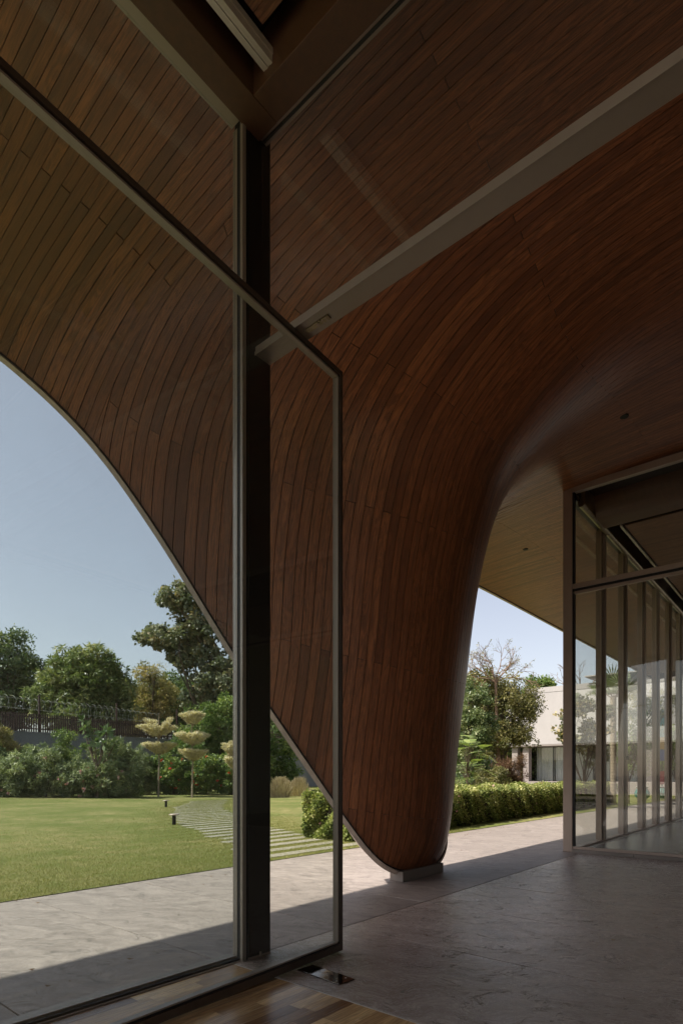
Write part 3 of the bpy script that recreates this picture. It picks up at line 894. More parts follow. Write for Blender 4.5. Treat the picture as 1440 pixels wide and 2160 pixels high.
for k in range(270):
    a = 5.17 + k * 0.0765
    q.box(a, a + 0.072, -4.6, -1.19, 5.884, 5.899, tone_(), 'y', (random.uniform(0, 40), random.uniform(0, 40)))
    q.box(a, a + 0.072, -11.9, -4.606, 5.884, 5.899, tone_(), 'y', (random.uniform(0, 40), random.uniform(0, 40)))
part("board_field", q, M['ceil'], rc, kind='stuff')
part("light_slot", MB().box(5.70, 5.80, -6.5, -2.25, 5.872, 5.8835), M['rubber'], rc)
for k in range(6):
    a = 5.1 + k * 2.2
    ltk = solo("ceiling_track_light", MB().box(a, a + 2.12, -1.16, -1.12, 5.86, 5.90), M['alu'],
         ["nearest pale track length, beginning beside the bullnose beam end", "second pale track length from the bullnose beam", "third pale track length from the bullnose beam", "fourth pale track length from the bullnose beam", "fifth pale track length from the bullnose beam", "farthest pale track length along the garden glass"][k], "light track", group="pale track lengths above the far garden glass")
# ------------------------------------------------------------------ garden path of stepping stones
pth = thing("garden_path", "stepping stone path of long pale slabs curving across the lawn", None, (1.5, 6, 0), kind='structure')
nS = 34
for k in range(nS):
    pv = 2.62 + k * 0.52
    sL = float(np.interp(pv, [2.6, 3.4, 4.8, 6.7, 8.5, 10, 12, 15.5, 20], [-0.3, 0.05, .85, 1.64, 2.5, 3.2, 4.5, 7, 11])) + random.uniform(-0.12, 0.12)
    sR = float(np.interp(pv, [2.6, 3.7, 5.6, 8.5, 12, 15.5, 20], [2.3, 2.55, 3.2, 4.6, 6.7, 9.2, 13.2])) + random.uniform(-0.1, 0.1)
    q = MB().box(sL, sR, pv, pv + 0.27, -0.06, 0.006 + random.uniform(-.004, .004), random.random(), off=(random.uniform(0, 30), random.uniform(0, 30)))
    part("stepping_stone", q, M['slab'], pth, bevel=0.008)

# taller tufts growing between the stepping stones
n = 60000
kk = RG.integers(0, nS, n); gp0 = 2.62 + kk * 0.52 + 0.275 + RG.uniform(-0.03, 0.25, n)
c_ = np.interp(gp0, [2.6, 3.7, 5.6, 8.5, 12, 15.5, 20], [1.0, 1.3, 2.2, 3.5, 5.6, 8.1, 12.1]); gs0 = c_ + np.clip(RG.normal(0, 1.1, n), -3.2, 3.2)
hg = RG.uniform(0.02, 0.055, n) * np.interp(gp0, [3, 9, 18], [0.6, 0.7, 0.8]); an = RG.uniform(0, 6.283, n)
V = np.zeros((n, 3, 3)); wd = 0.006
V[:, 0] = np.stack([gs0 - np.cos(an) * wd, gp0 - np.sin(an) * wd, np.full(n, -0.02)], 1)
V[:, 1] = np.stack([gs0 + np.cos(an) * wd, gp0 + np.sin(an) * wd, np.full(n, -0.02)], 1)
V[:, 2] = np.stack([gs0 + RG.normal(0, .012, n), gp0 + RG.normal(0, .012, n), hg], 1)
solo("path_grass", (V.reshape(-1, 3), np.arange(n * 3).reshape(-1, 3), np.clip(RG.normal(0.5, 0.25, n), 0, 1), None), L['blade'],
     "grass tufts growing up between the stepping stones", None, kind='stuff')

# dry fallen leaves on the stone and along the lawn's edge
n = 110
lx = RG.uniform(-5, 9, n); lp = np.where(RG.random(n) < 0.6, RG.normal(2.3, 0.35, n), RG.uniform(-3.2, 2.4, n)); la = RG.uniform(0, 6.283, n); lz = RG.uniform(0.003, 0.012, n); sz_ = RG.uniform(0.010, 0.028, n)
V = np.zeros((n, 4, 3))
for q_, (dx, dy) in enumerate(((-1, 0), (0, -.45), (1, 0), (0, .45))):
    V[:, q_] = np.stack([lx + (dx * np.cos(la) - dy * np.sin(la)) * sz_, lp + (dx * np.sin(la) + dy * np.cos(la)) * sz_, lz + (0.008 if q_ in (0, 2) else 0)], 1)
solo("fallen_leaves", (V.reshape(-1, 3), np.arange(n * 4).reshape(-1, 4), np.clip(RG.normal(.5, .3, n), 0, 1), None), L['red'],
     "small dry leaves scattered over the terrace edge", None, kind='stuff')

# bollards
for (u, Y, lab) in ((367, 15.2, "nearer dark mushroom bollard light on the lawn left of the path"), (350, 23.5, "farther small mushroom bollard light on the lawn below the slim trees")):
    x, y = px(u, Y); z0 = 0.0
    b = thing("bollard_light", lab, "bollard light", (x, y, z0), 'world', group="mushroom bollard lights on the lawn")
    part("stem", MB().lathe([(0.05, -0.02), (0.05, 0.24)], x, y, 14), M['darkmetal'], b, smooth=False)
    part("cap", MB().lathe([(0.05, 0.2402), (0.13, 0.252), (0.132, 0.262), (0.12, 0.275), (0.02, 0.285)], x, y, 20), M['bronze'], b)

# ------------------------------------------------------------------ foliage
def rnd_dirs(n, up=0.0):
    d = RG.normal(size=(n, 3)); d[:, 2] += up
    return d / np.linalg.norm(d, axis=1, keepdims=True)

def leaves(C, R, n_per, size, aspect=0.45, rosette=1, tone_m=0.45, tone_s=0.2, droop=0.15, shell=0.55, lit=0.0):
    """leaf quads in clumps: C (k,3) centres, R (k,3) radii"""
    C = np.asarray(C); R = np.asarray(R); k = len(C)
    cnt = max(1, n_per // rosette)
    idx = np.repeat(np.arange(k), cnt); n = len(idx)
    d = rnd_dirs(n); rr = (shell + (1 - shell) * RG.random(n)) ** 1.0
    rr *= RG.uniform(0.75, 1.12, n)
    P = C[idx] + d * R[idx] * rr[:, None]
    ct = RG.normal(0, tone_s * 0.8, k)
    if rosette > 1:
        ax = d.copy(); ax[:, 2] += 0.4; ax /= np.linalg.norm(ax, axis=1, keepdims=True)
        P = np.repeat(P, rosette, 0); idx = np.repeat(idx, rosette); ax = np.repeat(ax, rosette, 0); n = len(P)
        ld = ax * 0.35 + rnd_dirs(n) * 0.9; ld[:, 2] -= droop
    else:
        ld = rnd_dirs(n) + d * 0.5; ld[:, 2] -= droop
    ld /= np.linalg.norm(ld, axis=1, keepdims=True)
    up = rnd_dirs(n, 0.9)
    side = np.cross(ld, up); side /= (np.linalg.norm(side, axis=1, keepdims=True) + 1e-9)
    nn = np.cross(side, ld)
    sz = size * RG.uniform(0.65, 1.25, n)[:, None]
    a = P; tip = P + ld * sz; mid = P + ld * sz * 0.45
    l = mid + side * sz * aspect * 0.5 + nn * sz * 0.06; r = mid - side * sz * aspect * 0.5 + nn * sz * 0.06
    V = np.stack([a, l, tip, r], 1).reshape(-1, 3)
    T = np.clip(tone_m + ct[idx] + RG.normal(0, tone_s, n), 0, 1)
    return V, np.arange(n * 4).reshape(-1, 4), T, None

def clumps_in(ells, k, rad, flat=0.75, surf=0.5):
    """k clump centres spread through a list of ellipsoids (cx,cy,cz,rx,ry,rz)"""
    vol = np.array([e[3] * e[4] * e[5] for e in ells]) ** 0.75; vol /= vol.sum()
    C = []; R = []
    for e, f in zip(ells, vol):
        m_ = max(1, int(round(k * f)))
        d = rnd_dirs(m_); r = (surf + (1 - surf) * RG.random(m_)) * RG.uniform(0.8, 1.1, m_)
        c = np.array(e[:3]) + d * np.array(e[3:]) * r[:, None]
        C.append(c); q = rad * RG.uniform(0.6, 1.3, m_)
        R.append(np.stack([q, q, q * flat], 1))
    return np.concatenate(C), np.concatenate(R)

def branches(base, top, targets, r0, mb, wob=0.15, n_main=None):
    base = Vector(base); top = Vector(top)
    pts = []; rad = []
    for i in range(7):
        f = i / 6; q = base.lerp(top, f) + Vector((math.sin(f * 5 + base.x) * wob * f, math.cos(f * 4 + base.y) * wob * f, 0))
        pts.append(q); rad.append(r0 * (1 - 0.55 * f))
    mb.tube(pts, rad, 8)
    for tq in targets:
        tq = Vector(tq); i = random.randint(2, 6); st = pts[i]
        mid = st.lerp(tq, 0.5) + Vector((random.uniform(-1, 1), random.uniform(-1, 1), random.uniform(0.6, 1.2))) * (tq - st).length * 0.16
        q1 = st.lerp(mid, 0.5) + Vector((random.uniform(-1, 1), random.uniform(-1, 1), 0.3)) * (tq - st).length * 0.04
        r = min(rad[i] * 0.55, 0.008 * (tq - st).length + 0.010)
        mb.tube([st, q1, mid, mid.lerp(tq, 0.55), tq], [r, r * .8, r * .6, r * .4, r * .15], 5, cap=False)

def tree(name, label, cat, u, Y, ells_px, nclump, crad, n_per, lsize, mat, aspect=0.45, rosette=1, z0=0.0, trunk_r=0.16, top_v=None,
         bark='bark', droop=0.15, tm=0.45, ts=0.2, surf=0.5, group=None, nbr=26, depth=0.8, shell_=0.5, flat=0.75):
    """crown ellipses given in image pixels (u, v, half width, half height) at distance Y"""
    x, y = px(u, Y); t = thing(name, label, cat, (x, y, z0), 'world', group)
    k = Y / 1227
    ells = [((a - 720) * k, Y + (RG.uniform(-0.3, 0.3) if len(ells_px) > 1 else 0), zat(b, Y), c * k, max(c, 1) * k * depth, d * k) for a, b, c, d in ells_px]
    C, R = clumps_in(ells, nclump, crad, flat, surf)
    part("crown", leaves(C, R, n_per, lsize, aspect, rosette, tm, ts, droop, shell_), mat, t)
    mb = MB(); tv = top_v if top_v is not None else ells_px[0][1] + ells_px[0][3] * 0.3
    tgt = C[RG.choice(len(C), min(nbr, len(C)), replace=False)]
    branches((x, y, z0 - 0.1), (x + RG.uniform(-.3, .3), y, max(z0 + 0.3, zat(tv, Y))), tgt, trunk_r, mb)
    part("trunk", mb, M[bark], t)
    return t

# ---- boundary wall, picket fence, coiled wire
PW = 33.9
bw = thing("boundary_wall", "plain grey rendered garden boundary wall behind the flowering shrubs", "wall", (15, PW, 0))
part("wall_body", MB().box(-25, 75, PW, PW + 0.25, -0.1, 3.9), M['greywall'], bw)
part("coping", MB().box(-25, 75, PW - 0.04, PW + 0.29, 3.901, 3.98), M['greywall'], bw)
pf = thing("picket_fence", "dark brown picket fence mounted on top of the grey boundary wall", "fence", (10, PW + .1, 3.98))
q = MB()
for k in range(520):
    a = -10 + k * 0.14
    q.box(a, a + 0.085, PW + 0.10, PW + 0.13, 3.98, 5.12 + random.uniform(-.02, .02))
part("picket_field", q, M['pbrown'], pf, kind='stuff')
part("rail", MB().box(-10, 63, PW + 0.132, PW + 0.17, 4.15, 4.22), M['pbrown'], pf)
part("rail", MB().box(-10, 63, PW + 0.132, PW + 0.17, 4.88, 4.95), M['pbrown'], pf)
for a in (5.6, 9.4, 14.6, 19.5):
    part("post", MB().box(a, a + 0.09, PW + 0.17, PW + 0.26, 3.981, 6.3), M['pbrown'], pf)
cw = thing("razor_wire", "coiled razor wire running above the brown picket fence", "wire", (10, PW + .2, 5.8))
pts = [(4 + 14 * i / 900, PW + 0.25 + 0.36 * math.cos(2 * math.pi * i / 27), 5.85 - 0.001 * i * 0.4 + (0.40 + 0.05 * math.sin(i * 0.013)) * math.sin(2 * math.pi * i / 27)) for i in range(900)]
part("coil", MB().tube(pts, 0.009, 3, cap=False), M['wire'], cw)
part("strand", MB().tube([(4, PW + 0.25, 5.5), (18, PW + 0.25, 5.2)], 0.01, 3), M['wire'], cw)
part("strand", MB().tube([(4, PW + 0.25, 6.1), (18, PW + 0.25, 5.8)], 0.01, 3), M['wire'], cw)

# ---- big trees beyond the wall
tree("dark_tree", "dark green round tree at the far left edge beyond the fence", "tree", 30, 50, [(20, 1400, 62, 75), (70, 1430, 35, 45), (-40, 1440, 60, 80), (10, 1480, 80, 60)], 190, 0.95, 150, 0.30, L['dark'], trunk_r=0.25, top_v=1450, tm=0.42)
tree("mango_tree", "broad rounded mango tree with drooping leaf rosettes behind the razor wire", "tree", 175, 43.5, [(175, 1440, 88, 78), (120, 1470, 60, 60), (235, 1470, 50, 70), (180, 1512, 100, 38)], 330, 0.70, 170, 0.42, L['mango'], aspect=0.24, rosette=9, trunk_r=0.25, droop=0.45, tm=0.45, top_v=1480)
tree("feathery_tree", "light feathery tree between the mango and the tall broad leaved tree", "tree", 318, 50, [(300, 1490, 55, 75), (345, 1470, 40, 60), (310, 1420, 35, 22)], 130, 0.65, 110, 0.24, L['feather'], aspect=0.3, trunk_r=0.14, tm=0.5, ts=0.25, top_v=1430, surf=0.3)
tree("broad_leaf_tree", "tall broad leaved tree with browning leaves rising beside the roof edge", "tree", 455, 43,
     [(385, 1262, 68, 30), (345, 1345, 66, 26), (420, 1330, 60, 60), (470, 1420, 75, 75), (400, 1390, 50, 35), (450, 1500, 80, 55), (530, 1400, 60, 80)],
     400, 0.50, 100, 0.27, L['teak'], aspect=0.7, trunk_r=0.28, top_v=1360, droop=0.5, tm=0.36, ts=0.22, surf=0.25, nbr=60, shell_=0.4)
tree("dense_green_tree", "dense mid green tree low behind the two slim pale trees", "tree", 465, 40, [(460, 1520, 55, 70), (500, 1560, 50, 60), (420, 1560, 50, 40)], 170, 0.50, 120, 0.20, L['hib'], aspect=0.5, trunk_r=0.15, top_v=1530)
for i, (u, v, hw, hh_, Y) in enumerate(((-60, 1470, 90, 90, 60), (250, 1500, 120, 60, 62), (380, 1490, 90, 60, 58), (620, 1500, 120, 90, 60), (700, 1520, 90, 80, 62), (560, 1470, 80, 80, 64))):
    tree("backdrop_tree", ["dark tree mass outside the left edge behind the fence", "dark green tree low behind the mango tree", "dark green tree behind the feathery tree",
                            "dark green tree behind the timber foot's left edge", "dark tree hidden deep behind the timber shell", "dark tree behind the steel column"][i],
         "tree", u, Y, [(u, v, hw, hh_)], 90, 1.4, 120, 0.45, L['dark'], trunk_r=0.25, nbr=8, tm=0.35)

# ---- shrubs in front of the wall
def shrub(name, label, u, Y, hw, vt, mat, nper=90, ncl=40, ls=0.16, aspect=0.3, ros=1, cat='shrub', flowers=None, nf=0, crad=0.34, z0=0.0, group=None, tm=0.45, ts=0.2, fs_=0.13, depth=0.9, bark='bark', u_off=0):
    k = Y / 1227; top = zat(vt, Y); x, y = px(u, Y)
    t = thing(name, label, cat, (x, y, z0), 'world', group)
    hgt_ = (top - z0) / 2
    ells = [(x, y, z0 + hgt_, hw * k, hw * k * depth, hgt_ * 0.95), (x - hw * k * .4, y, z0 + hgt_ * .55, hw * k * .6, hw * k * .5, hgt_ * .6), (x + hw * k * .4, y, z0 + hgt_ * .55, hw * k * .6, hw * k * .5, hgt_ * .6)]
    C, R = clumps_in(ells, ncl, crad, 0.85, 0.35)
    C[:, 2] = np.maximum(C[:, 2], z0 + 0.15)
    part("foliage", leaves(C, R, nper, ls, aspect, ros, tm, ts, 0.05, 0.4), mat, t)
    mb = MB()
    for j in range(6):
        tq = C[RG.integers(len(C))]; mb.tube([(x + RG.uniform(-.15, .15), y + RG.uniform(-.15, .15), z0 - 0.08), tuple(np.array([x, y, z0]) * .5 + tq * .5), tuple(tq)], [0.03, 0.02, 0.008], 5)
    part("stem", mb, M[bark], t)
    if flowers is not None and nf:
        idx = RG.choice(len(C), nf)
        d = rnd_dirs(nf); d[:, 1] = -np.abs(d[:, 1]) - 0.5; d[:, 2] = np.abs(d[:, 2]) * .6; d /= np.linalg.norm(d, axis=1, keepdims=True)
        FC = C[idx] + d * R[idx] * 1.25
        for c_f in FC:
            part("flower", leaves(c_f[None], np.full((1, 3), 0.03), 10, fs_ * 0.8, 0.9, 1, 0.5, 0.3, 0, 0.5), flowers, t)
    return t

sh = [
 ("oleander_bush", "pink flowered oleander bush at the left edge before the wall", 25, 31, 62, 1578, 'oleander', 'pink', 14, 0.22, 0.20, 6),
 ("oleander_bush", "dense dark bush just right of the leftmost oleander", 95, 31.5, 58, 1562, 'oleander', 'pink', 9, 0.20, 0.22, 6),
 ("tall_bush", "tall green bush with small leaves in front of the picket fence", 135, 33, 58, 1532, 'hib', None, 0, 0.14, 0.45, 1),
 ("tall_bush", "shaggy olive bush with a pale stem at the far left edge", 12, 33.5, 45, 1520, 'feather', None, 0, 0.22, 0.16, 1),
 ("leafy_bush", "broad bush below the large glossy leaves, pink blossoms on top", 175, 32, 48, 1580, 'oleander', 'pink', 15, 0.22, 0.20, 6),
 ("oleander_bush", "oleander with pink clusters midway along the shrub border", 235, 32.5, 52, 1562, 'oleander', 'pink', 16, 0.24, 0.17, 6),
 ("oleander_bush", "grey green oleander left of the first slim pale tree", 292, 36.5, 40, 1580, 'oleander', 'redfl', 3, 0.24, 0.17, 6),
 ("hibiscus_bush", "red flowered hibiscus bush between the two slim pale trees", 368, 37, 42, 1585, 'hib', 'redfl', 15, 0.15, 0.6, 1),
 ("hibiscus_bush", "red flowered hibiscus bush right of the second slim pale tree", 432, 37, 44, 1575, 'hib', 'redfl', 16, 0.15, 0.6, 1),
 ("hibiscus_bush", "red flowered hibiscus bush partly hidden by the dark column", 492, 37, 40, 1575, 'hib', 'redfl', 15, 0.15, 0.6, 1),
 ("tall_bush", "tall grey green bush rising against the grey wall right of the plumeria", 262, 33.5, 32, 1556, 'oleander', None, 0, 0.22, 0.2, 6),
 ("tall_bush", "tall dense bush at the left edge hiding the fence end", -25, 33, 60, 1500, 'dark', None, 0, 0.18, 0.45, 1),
 ("leafy_bush", "bushy climber rising behind the two slim pale trees", 372, 38.0, 60, 1545, 'hib', None, 0, 0.18, 0.5, 1),
 ("leafy_bush", "loose bush against the wall left of the plumeria", 72, 33.5, 30, 1562, 'mango', None, 0, 0.24, 0.24, 6),
 ("low_border_bush", "low yellow green ground bush at the foot of the oleanders", 255, 33.5, 48, 1658, 'hib', None, 0, 0.10, 0.5, 1),
]
for (nm, lab, u, Y, hw, vt, mt, fl_, nf, ls_, asp, ros) in sh:
    shrub(nm, lab, u, Y, hw, vt, L[mt], nper=150, ncl=75, ls=ls_, aspect=asp, ros=ros, flowers=L[fl_] if fl_ else None, nf=nf, crad=0.36, fs_=0.16 if fl_ == 'pink' else 0.14)
# plumeria with big glossy leaves
x, y = px(205, 31.8)
t = thing("plumeria", "small tree with clusters of large glossy leaves before the wall", "small tree", (x, y, 0), 'world')
k = 31.8 / 1227
tips = [((u - 720) * k, 31.8 + RG.uniform(-.4, .4), zat(v, 31.8)) for u, v in ((168, 1521), (178, 1535), (215, 1545), (232, 1543), (205, 1568), (225, 1572), (188, 1548), (245, 1570), (60, 1538))][:8]
part("leaves", leaves(np.array(tips), np.full((len(tips), 3), 0.12), 16, 0.46, 0.42, 1, 0.5, 0.2, 0.1, 0.3), L['plum'], t)
mb = MB()
for q_ in tips: mb.tube([(x, y, -0.05), (x, y, 1.6), tuple(np.array([x, y, 1.6]) * .4 + np.array(q_) * .6 + np.array([0, 0, -.2])), q_], [0.07, 0.06, 0.04, 0.02], 6)
part("trunk", mb, M['bark'], t)
# two slim variegated trees with layered crowns (and a third behind the column)
def slim(label, u, Y, tiers, v_base):
    k = Y / 1227; x, y = px(u, Y); z0 = zat(v_base, Y)
    t = thing("slim_layered_tree", label, "tree", (x, y, max(z0, 0)), 'world', group="slim cream leaved trees on the lawn")
    mb = MB(); topz = zat(tiers[0][0], Y)
    tx = x + 0.05
    mb.tube([(x, y, min(z0, 0) - .02), (x + .04, y, topz * .4), (x - .02, y, topz * .75), (tx, y, topz)], [0.055, 0.045, 0.035, 0.012], 7)
    CC = []; RR = []
    for (vc, vlow, hw) in tiers:       # tier: crown top row, rim row, half width
        zc = zat(vlow + 26, Y); ztip = zat(vlow, Y); ztop = zat(vc, Y)
        nb = 34
        for j in range(nb):
            a = 2 * math.pi * j / nb + random.uniform(-.15, .15); r = hw * k * random.uniform(0.45, 1.0)
            f = random.random()
            q_ = r / (hw * k); lo_ = zc + (ztip - zc) * q_; hi_ = ztip + (ztop - ztip) * (1 - q_ ** 1.8)
            e = np.array([tx + math.cos(a) * r, y + math.sin(a) * r, lo_ + (hi_ - lo_) * random.uniform(.25, 1)])
            s0 = np.array([tx, y, zc + (ztop - zc) * 0.25 * f])
            mid = s0 * .5 + e * .5 + np.array([0, 0, -0.02])
            mb.tube([tuple(s0), tuple(mid), tuple(e)], [0.014, 0.009, 0.004], 4, cap=False)
            for w_ in (0.4, 0.55, 0.7, 0.85, 1.0):
                c = s0 * (1 - w_) + e * w_ + np.array([0, 0, -.05 * (1 - abs(2 * w_ - 1))]); CC.append(c); RR.append((0.17 * (0.5 + w_ * .6), 0.17 * (0.5 + w_ * .6), 0.09))
    part("crown", leaves(np.array(CC), np.array(RR), 80, 0.075, 0.65, 1, 0.55, 0.25, -0.1, 0.2), L['varieg'], t)
    part("trunk", mb, M['palebark'], t)
slim("slim cream leaved tree with one wide layered crown, left of the pair", 334, 34.2, [(1504, 1534, 44), (1564, 1570, 32)], 1681)
slim("slim cream leaved tree with three stacked layers, right of the pair", 405, 33.6, [(1496, 1508, 24), (1542, 1550, 36), (1582, 1583, 28)], 1682)
slim("slim cream leaved tree half hidden by the dark steel column", 496, 33.0, [(1560, 1575, 32), (1590, 1602, 28)], 1682)

shrub("climbing_vine", "green creeper hanging over the wall seen between column and door", 590, 46, 50, 1500, L['hib'], 130, 70, 0.2, 0.7, 1, 'creeper', crad=0.5)
for i, (u, Y, hw, vt) in enumerate(((590, 34, 26, 1640), (628, 36, 24, 1642))):
    k = Y / 1227; x, y = px(u, Y)
    t = thing("ornamental_grass", ["clump of dry tufted grass just right of the dark column", "clump of dry tufted grass beside the timber edge"][i], "grass clump", (x, y, 0), 'world', group="dry grass clumps at the lawn's far edge")
    n_ = 3500; ang = RG.uniform(0, 6.283, n_); rb = RG.uniform(0, 0.8, n_) * hw * k; bx_ = x + np.cos(ang) * rb; by_ = y + np.sin(ang) * rb
    a2 = RG.uniform(0, 6.283, n_); hh_ = (zat(vt, Y)) * RG.uniform(.45, 1.1, n_) * (1.08 - 0.75 * (rb / (hw * k)) ** 2) * (0.85 + 0.2 * np.sin(bx_ * 7) * np.sin(by_ * 6)); ln2 = RG.uniform(0.05, 0.35, n_)
    V = np.zeros((n_, 4, 3)); wd = 0.014
    V[:, 0] = np.stack([bx_ - wd, by_, np.zeros(n_) - .03], 1); V[:, 1] = np.stack([bx_ + wd, by_, np.zeros(n_) - .03], 1)
    V[:, 2] = np.stack([bx_ + np.cos(a2) * ln2 + wd * .5, by_ + np.sin(a2) * ln2, hh_], 1); V[:, 3] = np.stack([bx_ + np.cos(a2) * ln2 - wd * .5, by_ + np.sin(a2) * ln2, hh_], 1)
    part("blades", (V.reshape(-1, 3), np.arange(n_ * 4).reshape(-1, 4), np.clip(RG.normal(.5, .25, n_), 0, 1), None), L['dry'], t)

# ---- clipped hedge along the terrace
def hedge(name, label, s0, s1, pfun, depth, hgt_, n, flowers=None, ls=0.055):
    t = thing(name, label, "hedge", ((s0 + s1) / 2, pfun((s0 + s1) / 2) + depth / 2, 0))
    # leaf positions on the top, front and ends, a few inside
    face = RG.random(n); s = s0 + (s1 - s0) * RG.random(n) ** 1.35
    p = np.zeros(n); z = np.zeros(n)
    top = face < 0.42; front = (face >= 0.42) & (face < 0.80); end = (face >= 0.80) & (face < 0.92); ins = face >= 0.92
    u = RG.random(n); v = RG.random(n)
    p[top] = u[top] * depth; z[top] = hgt_
    p[front] = 0; z[front] = v[front] * hgt_
    s[end] = s0; p[end] = u[end] * depth; z[end] = v[end] * hgt_
    p[ins] = depth * u[ins]; z[ins] = hgt_ * v[ins]
    lump = 0.09 * (np.sin(s * 5.1 + z * 4) * np.sin(p * 6 + s * 2.3 + z * 3) + 0.6 * np.sin(s * 13 + p * 11 + z * 9))
    jit = np.abs(RG.normal(0, 0.05, n))
    z = np.where(top, z + lump - jit, z); p = np.where(front, p - lump + jit, p); s = np.where(end, s - lump + jit, s)
    P = np.stack([s, np.array([pfun(q) for q in s]) + p, np.maximum(z, 0.02)], 1)
    ct = 0.25 * (np.sin(s * 9 + z * 12) * np.sin(p * 10 + z * 7 + s * 3))
    ld = rnd_dirs(n, 0.25); ld[:, 1] -= 0.45; ld /= np.linalg.norm(ld, axis=1, keepdims=True)
    up = rnd_dirs(n, 1.2); side = np.cross(ld, up); side /= (np.linalg.norm(side, axis=1, keepdims=True) + 1e-9)
    sz = ls * RG.uniform(0.6, 1.4, n)[:, None]; nn = np.cross(side, ld)
    V = np.stack([P, P + ld * sz * .45 + side * sz * .36 + nn * sz * .08, P + ld * sz, P + ld * sz * .45 - side * sz * .36 + nn * sz * .08], 1).reshape(-1, 3)
    T = np.clip(0.42 + ct + RG.normal(0, 0.22, n) + 0.15 * (z / hgt_ - 0.6), 0, 1)  # tone rises with height, painting a sunlit top into the leaf colour
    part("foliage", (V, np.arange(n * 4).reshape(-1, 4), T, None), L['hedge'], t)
    # woody inside
    core = MB(); m_ = 60
    ss = np.linspace(s0 + 0.12, s1 - 0.1, m_)
    vs = []; 
    for q in ss:
        a = pfun(q)
        vs += [(q, a + 0.10, 0.0), (q, a + 0.11, hgt_ - 0.14), (q, a + depth - 0.1, hgt_ - 0.14), (q, a + depth - 0.1, 0.0)]
    fs_ = [(i * 4 + j, i * 4 + j + 1, (i + 1) * 4 + j + 1, (i + 1) * 4 + j) for i in range(m_ - 1) for j in range(3)] + [(0, 1, 2, 3)]
    core.add(vs, fs_); part("inner_growth", core, M['soil'], t)
    if flowers:
        nf = flowers; i = RG.choice(np.where(top | front | end)[0], nf)
        part("flowers", leaves(P[i] + np.array([0, -.03, .02]), np.full((nf, 3), 0.012), 6, 0.045, 0.9, 1, 0.5, 0.3, 0, 0.5), L['pink'], t, kind='stuff')
    return t
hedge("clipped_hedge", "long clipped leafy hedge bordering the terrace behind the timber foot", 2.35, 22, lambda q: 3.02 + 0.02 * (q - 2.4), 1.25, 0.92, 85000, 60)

# ---- right garden trees
tree("yellowing_tree", "large yellow green tree with bare twigs on top, left of the white building", "tree", 1060, 33,
     [(1100, 1490, 45, 50), (1050, 1470, 60, 50), (1010, 1440, 40, 40), (1085, 1545, 50, 40), (1040, 1560, 60, 50), (990, 1500, 40, 50), (1120, 1500, 22, 30)], 340, 0.42, 105, 0.16, L['yellow'], aspect=0.4, trunk_r=0.2, top_v=1450, tm=0.55, ts=0.25, surf=0.25, nbr=50)
x, y = px(1045, 32.5); k = 32.5 / 1227
t = thing("bare_twig_crown", "bare twiggy tree top above the yellow green foliage", "tree", (x, y, 0), 'world')
mb = MB(); tipsC = []
root = np.array([x, y, zat(1440, 32.5)])
mb.tube([(x + .3, y, -0.05), (x + .1, y, 3.0), tuple(root)], [0.14, 0.11, 0.07], 7)
def grow(p0, d, ln_, r, lv):
    d = d / np.linalg.norm(d)
    p1 = p0 + d * ln_ * .5 + RG.normal(0, .04, 3) * ln_; p2 = p0 + d * ln_ + RG.normal(0, .06, 3) * ln_
    mb.tube([tuple(p0), tuple(p1), tuple(p2)], [r, r * .8, r * .6], 4, cap=False)
    if lv == 0: tipsC.append(p2); return
    for _ in range(3 if lv > 1 else 3):
        nd = d + RG.normal(0, .55, 3); nd[2] += 0.05; grow(p2 if RG.random() < .6 else p1, nd, ln_ * RG.uniform(.6, .8), r * .6, lv - 1)
for a in np.linspace(0.35, 2.9, 6):
    grow(root, np.array([math.cos(a) * 1.1, RG.uniform(-.3, .3), math.sin(a) * .8 + .15]), 0.95, 0.045, 4)
part("trunk", mb, M['twig'], t)
tc_ = np.array(tipsC); tc_ = tc_[RG.choice(len(tc_), len(tc_) // 3, replace=False)]
part("leaves", leaves(tc_, np.full((len(tc_), 3), 0.10), 6, 0.09, 0.45, 1, 0.6, 0.2), L['yellow'], t)
tree("dark_round_tree", "dark green bushy tree right beside the timber foot's edge", "tree", 1005, 29, [(1000, 1480, 38, 55), (990, 1550, 45, 60), (1020, 1530, 30, 40)], 150, 0.34, 110, 0.13, L['dark'], aspect=0.5, trunk_r=0.12, top_v=1500, tm=0.5)
tree("distant_green_tree", "small distant green tree top above the white building's left end", "tree", 1150, 60, [(1148, 1450, 22, 20), (1120, 1460, 24, 30)], 40, 0.8, 140, 0.32, L['hib'], trunk_r=0.2, nbr=8)
for i, (u, v, hw, hh_, Y) in enumerate(((1000, 1540, 110, 90, 50), (1100, 1600, 40, 50, 49), (930, 1560, 90, 80, 52))):
    tree("backdrop_tree", ["dark green tree filling the gap behind the yellowing tree", "dark low tree beside the white building's columns", "dark tree hidden behind the timber foot"][i], "tree", u, Y, [(u, v, hw, hh_)], 90, 1.0, 120, 0.35, L['dark'], trunk_r=0.2, nbr=8, tm=0.35)
